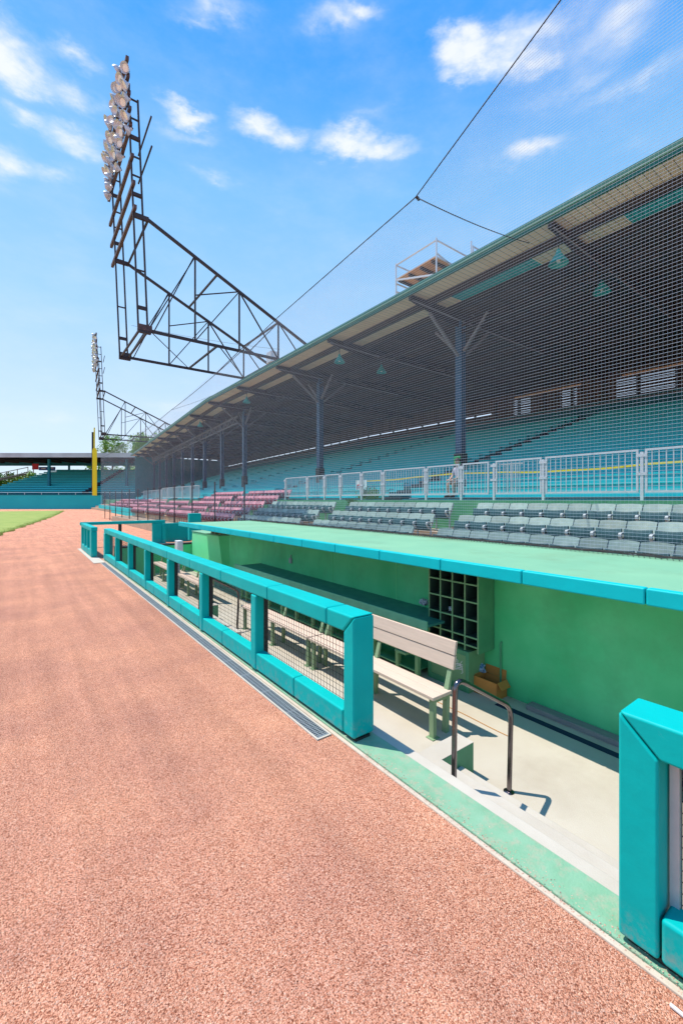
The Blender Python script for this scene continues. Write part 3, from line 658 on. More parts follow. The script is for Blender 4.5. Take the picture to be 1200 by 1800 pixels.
def join(parts, mats):
    vs = []; fs = []; mi = []
    for mbx, m in parts:
        o = len(vs); vs += mbx.v; fs += [tuple(i+o for i in f) for f in mbx.f]; mi += [m]*len(mbx.f)
    b = MB(); b.v = vs; b.f = fs; b.mi = mi; return b
rb = join([(bk, 0), (pn, 1), (am, 2)], None)
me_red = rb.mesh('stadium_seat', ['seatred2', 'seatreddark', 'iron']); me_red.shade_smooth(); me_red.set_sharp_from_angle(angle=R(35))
rows5 = rows + [(10.47, 1.40), (11.2, 1.70)]
SEC = [(19.3, 24.5), (25.3, 30.6), (31.3, 36.5), (37.3, 42.5)]
SECN = ['first red section', 'second red section', 'third red section', 'farthest red section']
ROW5 = ['front', 'second', 'third', 'fourth', 'top']
for si, (ya, yb) in enumerate(SEC):
    for ri, (x, zf) in enumerate(rows5 if si < 2 else rows):
        for i in range(int((yb-ya)/.47)):
            o = bpy.data.objects.new('stadium_seat', me_red); o.location = (x, ya+(i+.5)*.47, zf-.02); C.objects.link(o)
            tag(o, f'faded red folding seat, {ORD[i]} from the right in the {ROW5[ri]} row, {SECN[si]}', 'seat', 'faded red folding seats')
far = MB()
for (ya, yb) in ((43.8, 49), (50, 56), (57, 63), (64, 70)):
    for (x, zf) in ((9.95, .62), (10.65, .92), (11.35, 1.22)):
        y = ya
        while y < yb:
            dx = .012*(y-43)
            for mbx, m in ((bk, 0), (pn, 1)):
                far.m = m; far.add([(x+dx+v[0], y+v[1], zf+v[2]+.0) for v in mbx.v], mbx.f)
            y += .47
tag(far.build('far_seat_rows', ['seatred2', 'seatreddark']), 'rows of dull red seats too far down the stand to count', 'seats', kind='stuff')

# ------------------------------------------------------------------ galvanised fence above the front rows
FX = 10.62
pan_y = [(-.9,1.2),(1.3,3.42),(3.54,5.58),(5.68,7.0),(7.22,8.12),(8.24,9.52),(9.63,11.6),(11.74,12.84),(12.96,14.22),(14.34,15.4),(15.5,16.8),(16.92,18.9)]
pan_far = [(32+2.15*i, 34.03+2.15*i) for i in range(12)]
random.seed(2)
desc = {0: 'at the far right edge of the photo', 1: 'nearest full panel at the right edge', 2: 'wide panel right of the two overlapping bays', 3: 'bay with doubled bars left of the wide panel', 4: 'narrow gate left of the doubled bay', 5: 'panel in front of the seated person', 6: 'wide panel left of the seated person', 7: 'panel with the green weeds at its foot', 8: 'panel right of the red and white sign', 9: 'panel carrying the red and white sign', 10: 'panel left of the red and white sign', 11: 'last panel before the red seats'}
for idx, (ya, yb) in enumerate(pan_y + pan_far):
    near = idx < len(pan_y); FX = 10.62 if yb < 43.2 else 12.15
    lb = ('galvanised bar fence, ' + desc[idx]) if near else f'galvanised bar fence panel beyond the red seats, {ORD[idx-len(pan_y)]} from the right'
    r = empty('bar_fence', (FX, ya, 1.98), lb, 'fence', 'galvanised fence panels')
    b = MB(); b.bar((FX, ya, 3.06), (FX, yb, 3.06), .045); b.bar((FX, ya, 2.17), (FX, yb, 2.17), .045); b.bar((FX, ya+.022, 2.193), (FX, ya+.022, 3.037), .044); b.bar((FX, yb-.022, 2.193), (FX, yb-.022, 3.037), .044)
    part(b, 'panel_frame', 'galv', r)
    b = MB(); n = max(4, int(round((yb-ya)/.125)))
    for i in range(1, n):
        y = ya+(yb-ya)*i/n; b.bar((FX, y, 2.194), (FX, y, 3.036), .016)
    if idx == 3:
        for i in range(1, 9): b.bar((FX+.16, ya+.62+i*.07, 2.2), (FX+.16, ya+.62+i*.07, 2.98), .016)
        b.bar((FX+.16, ya+.6, 2.98), (FX+.16, yb, 2.98), .03)
    part(b, 'balusters', 'galv', r)
    b = MB(); yp = yb+.055; b.bar((FX, yp, 1.75), (FX, yp, 3.02), .06)
    part(b, 'post', 'galv', r)
    for z in (2.95, 2.55):
        b = MB(); b.box(FX-.037, FX+.037, yp-.10, yp+.10, z-.03, z+.03); part(b, 'bracket', 'galv', r)
b = MB(); b.bar((FX-.07, -4, 2.02), (FX-.07, 19, 2.02), .04, .05); b.bar((FX-.38, -4, 1.985), (FX-.38, 19, 1.985), .05, .04)
tag(b.build('fence_rail', 'galv'), 'pale horizontal rail running along the foot of the galvanised fence', 'rail')
r = empty('warning_sign', (FX-.05, 14.9, 2.1), 'white board with a red emblem fixed to the galvanised fence', 'sign')
b = MB(); b.box(FX-.055, FX-.035, 14.37, 15.1, 2.02, 2.86); part(b, 'board', 'white', r)
b = MB()
def st(p, q, w=.045): b.bar((FX-.058, p[0], p[1]), (FX-.058, q[0], q[1]), .006, w)
yc, zc = 14.9, 2.52
for i in range(12):
    a, c = i*2*math.pi/12, (i+1)*2*math.pi/12
    b.bar((FX-.058, yc+.13*math.cos(a), zc+.14*math.sin(a)), (FX-.058, yc+.13*math.cos(c), zc+.14*math.sin(c)), .045, .045)
b.box(FX-.064, FX-.0555, yc-.06, yc+.05, zc-.02, zc+.03); b.box(FX-.064, FX-.0555, yc-.14, yc-.1, zc-.2, zc+.2); b.box(FX-.064, FX-.0555, yc+.02, yc+.12, zc-.14, zc-.1)
part(b, 'red_emblem', 'red', r)
# yellow tape behind the fence
k = MB(); pts = []; y = 0.6
while y < 15.3:
    pts.append((FX+.22, y, 2.88+.05*math.sin(y*.8)-.02*abs(math.sin(y*1.6)))); y += .3
for p, q in zip(pts[:-1], pts[1:]): k.bar(p, q, .012, .05)
tag(k.build('caution_tape', 'tape'), 'yellow caution tape strung along behind the galvanised fence', 'tape')
# weeds at the fence foot
k = MB(); random.seed(4)
for i in range(900):
    a = random.uniform(0, 6.28); rr = abs(random.gauss(0, .22)); y = 12.55+rr*math.cos(a)*1.6; x = 10.75+.25*math.sin(a)*rr; z = 1.985+abs(random.gauss(.12, .12)); s_ = random.uniform(.03, .07)
    t = random.uniform(-1, 1); k.add([(x, y, z), (x+s_*t, y+s_, z+s_*.6), (x+s_*.4, y+s_*.3, z+s_*1.6)], [(0,1,2)])
for i in range(260):
    x = 10.2-random.random()*.09; y = 12.9+random.gauss(0, .2); z = random.uniform(1.2, 1.98); s_ = random.uniform(.04, .09)
    k.add([(x, y, z), (x-.02, y+s_, z+.02), (x-.03, y+s_*.5, z+s_)], [(0,1,2)])
tag(k.build('weeds', 'leafdark'), 'clump of green weeds growing at the foot of the fence', 'plant')
# black posts in front of the red seats
for i in range(12):
    y = 14.9+3.05*i; x = 6.62
    r = empty('net_post', (x, y, .0), f'slim black post in front of the red seats, {ORD[i]} from the right', 'post', 'black posts in front of the red seats')
    b = MB(); b.tube([(x, y, -.1), (x, y, 2.72)], .032, 8); part(b, 'shaft', 'black', r, smooth=True)
    b = MB(); b.lathe([(.04, 2.72), (.04, 2.75), (0, 2.775)], 8, Matrix.Translation((x, y, 0))); part(b, 'cap', 'black', r)
k = MB(); k.tube([(6.62, 14.9, 1.0), (6.62, 48.5, 1.0)], .016, 6); k.tube([(6.62, 14.9, 1.7), (6.62, 48.5, 1.7)], .012, 6)
tag(k.build('post_cable', 'black'), 'thin dark rails linking the black posts before the red seats', 'rail')
# padded low wall down the foul line
r = empty('padded_wall', (9.6, 45, 0), 'bright teal padded low wall along the foul line beyond the dugout', 'wall')
y = 43.6
while y < 78:
    b = MB(); z = gz(y); b.box(9.4+.012*(y-43), 9.55+.012*(y-43), y, y+1.16, z, z+.9); part(b, 'wall_pad', 'roofpad', r, bevel=.03); y += 1.2
b = MB(); b.box(9.42, 9.6, 43.45, 43.58, 0, .88); part(b, 'end_board', 'black', r)

# ------------------------------------------------------------------ grandstand
RZ = 9.65
XE, XC, XB = 11.5, 14.5, 28.2                 # eave, column line, back wall
BX0, RUN, RISE, NR = 11.35, .85, .255, 20     # bleacher rake
aisles = [0.9, 12.0, 23.2, 34.4, 45.6, 56.8, 68.0]
def bz(i): return 2.02+RISE*i
sect = [(-8, .3)] + [(a+.6, b-.6) for a, b in zip(aisles[:-1], aisles[1:])] + [(68.6, 78)]
SN = ['at the far right, mostly outside the photo', 'nearest full block, behind the nearest grey seats', 'right of the second column, behind the seated person', 'between the second and third aisles from the right', 'in the middle of the long stand', 'beyond the middle of the long stand', 'next to last before the far stand', 'last block before the far stand']
for si, (ya, yb) in enumerate(sect):
    r = empty('bleacher_section', (BX0, ya, 2.0), 'block of teal bench rows ' + SN[si], 'bleachers', 'teal bleacher blocks under the long roof')
    for i in range(NR):
        x = BX0+RUN*i; z = bz(i)
        b = MB(bend); b.box(x+.42, x+.74, ya, yb, z+.36, z+.41)
        b.T = bend
        part(b, 'bench', 'bleach', r)
    b = MB(bend)
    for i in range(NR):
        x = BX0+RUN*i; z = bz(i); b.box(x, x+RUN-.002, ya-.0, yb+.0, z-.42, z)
    part(b, 'tread', 'bleachdark', r)  # dark tread colour stands in for the shaded gaps between bench rows
    b = MB(bend)
    for i in range(NR):
        x = BX0+RUN*i; z = bz(i)
        b.box(x+.44, x+.475, ya+.02, yb-.02, z+.05, z+.357)
    part(b, 'bench_front', 'bleach', r)
for ai, a in enumerate(aisles):
    b = MB(bend)
    for i in range(NR):
        x = BX0+RUN*i; z = bz(i)
        b.m = 0; b.box(x, x+RUN-.003, a-.598, a+.598, z-.42, z-.02)
        b.m = 1; b.box(x-.02, x+.40, a-.55, a+.55, z-.017, z+.10); b.box(x+.83, x+.845, a-.55, a+.55, z-.015, z+.09)
    tag(b.build('aisle_stair', ['bleachdark', 'stepdark']), 'dark stepped aisle through the teal benches, ' + ORD[ai] + ' from the right', 'stairs', 'stair aisles in the teal bleachers')
r = empty('grandstand', (20, 30, 0), 'long covered wooden grandstand with dark timber roof and green eave', 'grandstand')
ROOF0, ROOF1 = -9, 82
def zdeck(x): return RZ + .035*(x-XE) if x < 20 else RZ+.035*8.5-.03*(x-20)
def deck(mb, x0, x1, y0, y1):
    for ya, yb in ((y0, min(y1, YB)), (max(y0, YB), y1)):
        if yb-ya < .01: continue
        z0, z1 = zdeck(x0), zdeck(x1)
        mb.add([(x0,ya,z0),(x1,ya,z1),(x1,yb,z1),(x0,yb,z0),(x0,ya,z0+.06),(x1,ya,z1+.06),(x1,yb,z1+.06),(x0,yb,z0+.06)], MB.BF)
b = MB(bend); deck(b, XE, 12.49, ROOF0, ROOF1); part(b, 'eave_boards', 'eave', r)
spans = [(-9, 1.2, 'deckteal'), (1.2, 3.1, 'eave'), (3.1, 4.7, 'deckteal'), (4.7, 7.3, 'eave'), (7.3, 10.5, 'deckteal'), (10.5, ROOF1, 'eave')]
for a, c, mm in spans:
    b = MB(bend); deck(b, 12.491, 13.75, a, c-.002); part(b, 'deck_boards', mm, r)
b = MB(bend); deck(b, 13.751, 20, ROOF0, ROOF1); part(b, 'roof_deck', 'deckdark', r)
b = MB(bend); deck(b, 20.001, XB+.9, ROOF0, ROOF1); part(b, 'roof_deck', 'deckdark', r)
b = MB(bend); b.box(XE-.07, XE-.002, ROOF0, ROOF1, RZ-.10, RZ+.12); part(b, 'fascia', 'fascia', r)
b = MB(bend); b.box(XE-.13, XE-.072, ROOF0, ROOF1, RZ+.055, RZ+.15); part(b, 'gutter', 'fascia', r)
b = MB(bend); b.box(XE-.12, XE-.072, ROOF0, ROOF1, RZ+.02, RZ+.054); part(b, 'drip_edge', 'lip', r)
for x in (12.49, 13.75, 15.6, 17.4, 19.2, 21.2, 23.2, 25.2, 27):
    b = MB(bend); z = zdeck(x); b.box(x-.07, x+.07, ROOF0, ROOF1, z-.26, z-.004); part(b, 'purlin', 'trusspaint', r)
tr_y = [.6, 5.93, 11.2, 16.5, 21.6, 27.1, 32.6, 38.6, 44.7, 50, 55.2, 60.5, 66, 71.5, 77]
for i, y in enumerate(tr_y):
    b = MB(bend)
    zt = lambda x: zdeck(x)-.28
    b.bar((XE+.02, y, RZ-.16), (14.4, y, 9.42), .12, .14)                       # eave arm
    b.bar((14.4, y, 9.42), (XB, y, 9.36), .12, .12)                             # bottom chord
    b.bar((XE+.1, y, zt(XE+.1)+.16), (20, y, zt(20)+.1), .12, .14); b.bar((20, y, zt(20)+.1), (XB, y, zt(XB)+.1), .12, .14)
    xs_ = [14.4, 16.5, 18.4, 20, 22, 24, 26]
    for j, x in enumerate(xs_):
        b.bar((x, y, 9.42), (x, y, zt(x)+.05), .08)
        if j < len(xs_)-1: b.bar((x, y, 9.42), (xs_[j+1], y, zt(xs_[j+1])+.05), .07)
    part(b, 'truss', 'trusspaint', r)
    b = MB(bend); b.bar((XE+.1, y-.075, RZ-.25), (14.4, y-.075, 9.335), .03, .05); b.bar((14.4, y-.075, 9.345), (21, y-.075, 9.315), .03, .05); part(b, 'lit_flange', 'brace', r)  # pale strip on the truss edge, its lit look put into the colour
    b = MB(bend); b.prism([(XE+.15, RZ-.28), (13.9, 9.1), (14.4, 9.1), (14.4, 9.33), (XE+.3, RZ-.22)], 1, y-.02, y+.02); part(b, 'gusset', 'trusspaint', r)
cols = [0.8, 11.2, 21.6, 32.6, 38.6, 44.7, 50, 55.2, 60.5, 66, 71.5, 77]
for y in cols:
    b = MB(bend); w = .15
    b.box(XC-w, XC-w+.02, y-w, y+w, 2.3, 9.33); b.box(XC+w-.02, XC+w, y-w, y+w, 2.3, 9.33); b.box(XC-w+.021, XC+w-.021, y-.012, y+.012, 2.3, 9.33)
    part(b, 'column', 'column', r)
    b = MB(bend); b.box(XC-.2, XC+.2, y-.2, y+.2, 1.9, 3.9); part(b, 'column_base', 'black', r, bevel=.02)
    for p, q in (((XC-.16, y, 7.9), (12.6, y, 9.22)), ((XC, y-.16, 8.1), (XC, y-1.3, 9.3)), ((XC, y+.16, 8.1), (XC, y+1.3, 9.3)), ((XC+.16, y, 7.9), (16.4, y, 9.30))):
        b = MB(bend); b.bar(p, q, .10, .10); part(b, 'knee_brace', 'brace', r)
b = MB(bend)
y = ROOF0
while y < ROOF1-3:
    for z in (9.18, 8.9):
        b.bar((XC, y, z), (XC, y+2.2, z), .07)
    b.bar((XC, y, 8.9), (XC, y+1.1, 9.18), .05); b.bar((XC, y+1.1, 9.18), (XC, y+2.2, 8.9), .05); y += 2.2
part(b, 'girder', 'trusspaint', r)
# pale lattice catwalk along the bent part
b = MB(bend); y = 33.2
while y < 76:
    for z in (8.3, 8.85): b.bar((XC-.35, y, z), (XC-.35, y+1.4, z), .09)
    b.bar((XC-.35, y, 8.3), (XC-.35, y+.7, 8.85), .06); b.bar((XC-.35, y+.7, 8.85), (XC-.35, y+1.4, 8.3), .06); y += 1.4
part(b, 'catwalk_truss', 'brace', r)
# back wall
ztop = bz(NR)
b = MB(bend); b.box(XB, XB+.2, ROOF0, ROOF1, 1, 7.95); part(b, 'back_wall', 'bleachdark', r)
b = MB(bend); b.box(XB-.06, XB-.003, ROOF0, ROOF1, 7.74, 7.86); part(b, 'wall_rail', 'brace', r)
b = MB(bend); b.box(XB+.02, XB+.18, 19, ROOF1, 8.50, 9.9); b.box(XB+.02, XB+.18, ROOF0, 19, 9.25, 9.9); part(b, 'upper_wall', 'deckdark', r)
b = MB(bend)
for a, c in ((-7, -1), (0.2, 3.1), (4.6, 6.4), (7.6, 11.2), (12.4, 13.6), (15.5, 18.8)):
    pass
closed = [(-9, -3), (-1, 1.6), (3.4, 5.4), (6.6, 7.6), (10.6, 12.8), (13.8, 15.9), (17.2, 19)]
for a, c in closed:
    b = MB(bend); b.box(XB+.03, XB+.16, a, c, 7.951, 9.249); part(b, 'shutter_panel', 'deckdark', r)
y = ROOF0
while y < ROOF1:
    b = MB(bend); b.box(XB-.02, XB+.019, y, y+.22, 7.951, 9.24 if y < 19 else 8.55); part(b, 'mullion', 'trusspaint', r); y += 1.83
b = MB(bend)
for z in (8.03, 8.19, 8.35, 8.51, 8.67, 8.83, 8.99, 9.15):
    b.box(XB+.06, XB+.10, ROOF0, 19, z-.066, z+.066)
b.box(XB+.06, XB+.10, 19.01, ROOF1, 7.951, 8.385)
part(b, 'louver_slats', 'deckdark', r)
for a, c in ((-6, -2), (2.2, 4.4), (6.0, 10.2), (12.5, 17)):
    b = MB(bend); b.box(XB-.12, XB-.04, a, c, 9.18, 9.29); part(b, 'light_beam', 'eave', r)

b = MB(bend); b.box(XE+.6, XB+.9, 81.6, 81.9, 0, 9.6); part(b, 'end_wall', 'bleachdark', r)
# hanging lamps
for i, (x, y) in enumerate(((11.98, 5.93), (14.75, 5.93), (12.2, 16.5), (14.9, 16.5), (12.2, 27.1), (12.4, 38.4))):
    lb = ['teal bell lamp hanging nearest under the eave', 'teal bell lamp hanging deeper under the nearest truss', 'teal bell lamp under the eave by the middle truss', 'teal bell lamp deeper under the middle truss', 'small teal bell lamp farther along the eave', 'tiny teal bell lamp farthest along the eave'][i]
    x = bend((x, y, 0))[0]
    r = empty('bell_lamp', (x, y, 8.6), lb, 'lamp', 'teal bell lamps under the roof')
    prof = [(.02,.42),(.05,.40),(.07,.30),(.16,.16),(.245,.02),(.25,0),(.235,.01),(.15,.15),(.06,.28)]
    b = MB(); b.lathe([(a*1.05, z+8.58) for a, z in prof], 18, Matrix.Translation((x, y, 0))); part(b, 'lamp_shade', 'lampgreen', r, smooth=True)
    b = MB(); b.tube([(x, y, 8.98), (x, y, 9.3)], .018, 8); part(b, 'stem', 'trusspaint', r)
    b = MB(); b.lathe([(0, 8.62), (.05, 8.64), (.06, 8.72), (.03, 8.85)], 12, Matrix.Translation((x, y, 0))); part(b, 'bulb', 'lens', r, smooth=True)
# sign on the column, white boxes
r = empty('aisle_sign', (14.1, 11.3, 3.5), 'small bright green sign on the column behind the seated person', 'sign')
b = MB(); b.box(14.26, 14.29, 11.05, 11.35, 3.42, 3.78); part(b, 'sign_face', 'greensign', r)
b = MB(); b.bar((14.26, 11.2, 3.43), (14.33, 11.2, 3.43), .02); part(b, 'bracket', 'galv', r)

# ------------------------------------------------------------------ seated person
def person(loc):
    def skin(name, pts, edges, rad, m, root=0):
        me = bpy.data.meshes.new(name); me.from_pydata(pts, edges, []); o = bpy.data.objects.new(name, me); C.objects.link(o)
        md = o.modifiers.new('skin', 'SKIN'); md.use_smooth_shade = True
        for i, r_ in enumerate(rad):
            sv = me.skin_vertices[0].data[i]; sv.radius = r_ if isinstance(r_, tuple) else (r_, r_); sv.use_root = (i == root)
        s2 = o.modifiers.new('sub', 'SUBSURF'); s2.levels = 1; s2.render_levels = 2
        me.materials.append(M[m]); return o
    # facing -x, seated; origin at the feet
    P = {'pel': (.42,0,.50), 'sp': (.42,0,.70), 'ch': (.38,0,.90), 'nk': (.345,0,1.05), 'hd0': (.325,0,1.13), 'hd1': (.30,0,1.23), 'hd2': (.315,0,1.30)}
    pts = list(P.values()); E_ = [(0,1),(1,2),(2,3),(3,4),(4,5),(5,6)]; rad = [.13,.115,(.13,.10),.052,.062,.088,.06]
    for s in (-1, 1):
        o = len(pts); pts += [(.36,s*.17,.98),(.28,s*.235,.74),(.10,s*.13,.62),(.05,s*.10,.61)]; E_ += [(2,o),(o,o+1),(o+1,o+2),(o+2,o+3)]; rad += [.058,.045,.034,.032]
        h = len(pts)-1                                            # five fingers
        for f in range(4):
            q = len(pts); yy = s*(.10+.022*(f-1.5)); pts += [(.0, yy, .605+.004*f), (-.035, yy-.003*s, .58), (-.04, yy-.004*s, .55)]; E_ += [(h,q),(q,q+1),(q+1,q+2)]; rad += [.011,.009,.008]
        q = len(pts); pts += [(.05, s*.055, .60), (.02, s*.04, .58)]; E_ += [(h,q),(q,q+1)]; rad += [.012,.009]
        o = len(pts); pts += [(.40,s*.10,.50),(.02,s*.13,.50),(.05,s*.13,.12),(.05,s*.13,.04),(-.12,s*.14,.03)]; E_ += [(0,o),(o,o+1),(o+1,o+2),(o+2,o+3),(o+3,o+4)]; rad += [.095,.065,.045,.045,.04]
    r = skin('person', pts, E_, rad, 'skin'); r.location = loc; r.rotation_euler.z = R(-12)
    tag(r, 'person in a pale shirt sitting behind the galvanised fence', 'person')
    # shirt: torso and sleeves
    sp = [(.42,0,.56),(.42,0,.70),(.38,0,.90),(.352,0,1.0),(.36,-.17,.985),(.30,-.225,.80),(.36,.17,.985),(.30,.225,.80)]
    o = skin('shirt', sp, [(0,1),(1,2),(2,3),(2,4),(4,5),(2,6),(6,7)], [(.155,.14),(.142,.13),(.155,.122),.08,.075,.068,.075,.068], 'shirt'); o.parent = r
    o = skin('shorts', [(.42,0,.52),(.40,-.10,.50),(.10,-.13,.505),(.40,.10,.50),(.10,.13,.505)], [(0,1),(1,2),(0,3),(3,4)], [.15,.115,.09,.115,.09], 'shorts'); o.parent = r
    for s in (-1, 1):
        o = skin('shoe', [(.07,s*.13,.045),(-.04,s*.135,.04),(-.14,s*.14,.03)], [(0,1),(1,2)], [.055,.05,.042], 'black'); o.parent = r
    bm = bmesh.new(); bmesh.ops.create_uvsphere(bm, u_segments=18, v_segments=12, radius=1)
    bmesh.ops.delete(bm, geom=[v for v in bm.verts if v.co.z < -.1 and v.co.x < .25], context='VERTS')
    for v in bm.verts: v.co = Vector((v.co.x*.108, v.co.y*.098, v.co.z*.095))*(1+.08*mnoise.noise(v.co*4))
    me = bpy.data.meshes.new('hair'); bm.to_mesh(me); bm.free(); me.materials.append(M['hair']); me.shade_smooth(); o = bpy.data.objects.new('hair', me); C.objects.link(o); o.location = (.318, 0, 1.275); o.parent = r
    for nm, pp, rr, m in (('nose', (.208,0,1.225), .016, 'skin'), ('eye', (.216,-.034,1.25), .011, 'hair'), ('eye', (.216,.034,1.25), .011, 'hair'), ('mouth', (.218,0,1.185), .014, 'red'), ('ear', (.31,-.09,1.225), .022, 'skin'), ('ear', (.31,.09,1.225), .022, 'skin')):
        bm = bmesh.new(); bmesh.ops.create_icosphere(bm, subdivisions=2, radius=rr)
        if nm == 'mouth':
            for v in bm.verts: v.co.y *= 1.7; v.co.z *= .45
        if nm == 'ear':
            for v in bm.verts: v.co.y *= .4
        me = bpy.data.meshes.new(nm); bm.to_mesh(me); bm.free(); me.materials.append(M[m]); o = bpy.data.objects.new(nm, me); C.objects.link(o); o.location = pp; o.parent = r
person((11.55, 9.35, 2.06))

# ------------------------------------------------------------------ light towers cantilevered from the roof
def light_tower(label):
    """local origin: on the ground under the eave, first frame at y=0, second at y=4.75; the field is toward -x"""
    r = empty('light_tower', (0, 0, 0), label, 'light tower', 'light towers on the grandstand roof')
    yf = (0, 4.75); z0, z1 = 9.97, 15.2; XT = -6.75
    def ztop_(x): return z1 + (x-XT)*(11.2-z1)/8.8
    nx = [XT, -4.55, -2.2, .15, 2.0]
    for fi, y in enumerate(yf):
        b = MB()
        b.bar((XT, y, z1), (2.4, y, ztop_(2.4)), .11, .13); b.bar((XT-.05, y, z0), (2.4, y, z0), .11, .13)
        for x in nx[1:]: b.bar((x, y, z0), (x, y, ztop_(x)), .075)
        b.bar((XT, y, z0), (nx[1], y, ztop_(nx[1])), .05); b.bar((XT+.25, y, z0), (nx[1]-.05, y, ztop_(nx[1])), .05)
        b.bar((nx[1], y, z0), (nx[2], y, ztop_(nx[2])), .05); b.bar((nx[2], y, ztop_(nx[2])), (nx[3], y, z0), .06)
        b.bar((nx[1]+.02, y, (z0+ztop_(nx[1]))/2+.2), (nx[2], y, ztop_(nx[2])), .05)
        b.bar((nx[3], y, ztop_(nx[3])), (nx[2]+.5, y, z0), .045); b.bar((nx[3], y, ztop_(nx[3])), (nx[4], y, z0), .05)
        b.bar((nx[2], y, z0), (nx[2]+.02, y, z0-.02), .05)
        part(b, 'cantilever_frame', 'steel', r)
        b = MB()                                        # two-post mast
        for xa, xb in ((XT-.42, XT-.85), (XT-.02, XT-.45)):
            b.bar((xa, y, z0-.1), (xb, y, 20.6), .075)
        for t in (0, 2, 5, 6, 7, 8, 9, 10, 11):
            f = t/11; z = z0+1+(20.5-z0-1)*f; dx = -.43*(z-z0)/11.1
            b.bar((XT-.42+dx, y, z), (XT-.02+dx, y, z), .06 if t % 3 else .14)
        b.box(XT-.46, XT+.12, y-.09, y+.09, z0-.16, z0+.06); b.box(XT-.62, XT+.02, y-.07, y+.07, z1-.1, z1+.1)
        part(b, 'mast', 'steel', r)
        b = MB(); b.box(XT-.44, XT+.16, y-.10, y+.10, z0-.05, z0+.22); part(b, 'foot_plate', 'rust' if fi == 0 else 'steel', r)
    b = MB()                                            # ties between the two frames
    for x, z in ((XT, z1), (XT, z0), (XT-.35, z0), (-3.4, ztop_(-3.4)), (-3.4, z0), (.15, ztop_(.15)), (.15, z0), (2.2, z0)):
        b = MB(); b.bar((x, 0, z), (x, 4.75, z), .085); part(b, 'cross_tie', 'steel', r)
    b = MB()
    b.bar((-3.3, 0, z0), (.2, 4.75, z0), .04); b.bar((XT+.1, 0, z0), (-3.4, 4.75, z0), .03)
    part(b, 'wind_brace', 'steel', r)
    for x in (.6, 2.3):
        for y in yf:
            b = MB(); b.bar((x, y, z0-.06), (x, y, 9.70), .14); part(b, 'roof_footing', 'steel', r)
    # cross bars and lamps
    rowsz = [22.0, 21.25, 20.5, 19.8, 19.1, 17.7, 16.5, 15.4]
    for i, z in enumerate(rowsz):
        xb = XT-.90 + (21-z)*.05
        b = MB(); b.bar((xb, -.35, z), (xb, 5.9, z), .13, .17); part(b, 'cross_bar', 'rust', r)
        if i in (4, 5):
            b = MB(); b.bar((XT-.12, -.75-.1*i, z+.1), (XT-.12, 1.5, z+.05), .06); part(b, 'service_bar', 'steel', r)
    b = MB()
    for y in yf: b.bar((XT-.85, y, 20.4), (XT-.95, y, 22.1), .08)
    part(b, 'mast_extension', 'steel', r)
    random.seed(8)
    for i, z in enumerate(rowsz[:5]):
        xb = XT-.90 + (21-z)*.05; nl = 7 if i else 4
        for j in range(nl):
            y = -.3 + j*(5.9/ (nl-.2)) + random.uniform(-.12, .12) if i else .6+j*1.1
            for dz in ((.2, -.2) if (i and j % 3 != 1) else (.1,)):
                c = Vector((xb-.16+random.uniform(-.1, .1), y+(.25 if dz < 0 else 0), z+dz))
                aim = Vector((-1, random.uniform(-.9, 1.0), random.uniform(-.9, .1))).normalized()
                M4 = Matrix.Translation(c) @ aim.to_track_quat('Z', 'X').to_matrix().to_4x4()
                b = MB(); b.lathe([(.0,-.18),(.06,-.17),(.07,-.09),(.14,-.05),(.20,.04),(.225,.13),(.20,.11),(.12,-.02),(.0,-.05)], 14, M4)
                o = part(b, 'flood_lamp', 'lampwhite', r, smooth=True)
                b = MB(); b.lathe([(.0,.0),(.11,.0),(.15,.05),(.0,.06)], 12, M4); part(b, 'lens', 'lens', o, smooth=True)
                b = MB(); b.bar(c-aim*.2, (xb, c.y, z), .05); part(b, 'yoke', 'steel', o)
    return r
t1 = light_tower('large rusty light tower cantilevered over the field from the roof edge')
t2 = copy_tree(t1); t2['label'] = 'smaller distant light tower on the far part of the roof'
t1.location = (XE, 21.6, 0); t2.location = (XE+SH*(58.5-YB)+1.35, 58.5, 0); t2.rotation_euler.z = R(-4.4)

# ------------------------------------------------------------------ scaffold on the roof
r = empty('scaffold', (14, 12, 9.7), 'roof scaffold with plywood deck and open guard rails', 'scaffold')
X0, X1, Y0, Y1, ZP, ZR = 12.95, 15.15, 11.15, 13.4, 11.55, 12.15
b = MB(); b.box(X0, X1, Y0+.03, Y1, ZP-.06, ZP); part(b, 'plywood_deck', 'ply', r)
b = MB()
for y in (Y0+.25, Y0+.85, Y0+1.5, Y1-.15): b.box(X0+.02, X1-.02, y-.045, y+.045, ZP-.17, ZP-.062)
part(b, 'deck_joist', 'trusspaint', r)
for (x, y, zt_) in ((X0, Y0, ZR+.08), (X0, Y1, ZR+.06), (X1, Y0, 12.9), (X1, Y1, 12.3), (X1+.12, Y0, 12.75)):
    b = MB(); b.tube([(x, y, zdeck(x)), (x, y, zt_)], .032, 8); part(b, 'post', 'galv', r, smooth=True)
b = MB()
for p, q in (((X0,Y0,ZR),(X0,Y1,ZR)), ((X0,Y0,ZR),(X1,Y0,ZR)), ((X0,Y1,ZR),(X1,Y1,ZR)), ((X0,Y1,ZP-.2),(X1,Y1,ZP-.2)), ((X0,Y1,ZP-.55),(X1,Y1,ZP-.55)), ((X0,Y0,ZP-.05),(X1,Y0,ZP-.05)), ((X1+.12,Y0,12.72),(X1+2.2,Y0,12.72)), ((X1+.12,Y0,12.4),(X1+2.2,Y0,12.4)), ((X0,Y0,ZP+.1),(X1,Y0,ZP-.4))):
    b.bar(p, q, .045)
part(b, 'guard_rail', 'galv', r)
b = MB(); b.bar((X0, Y1, ZP-.05), (X0, Y0, ZP-.75), .06); part(b, 'diagonal_brace', 'galv', r)

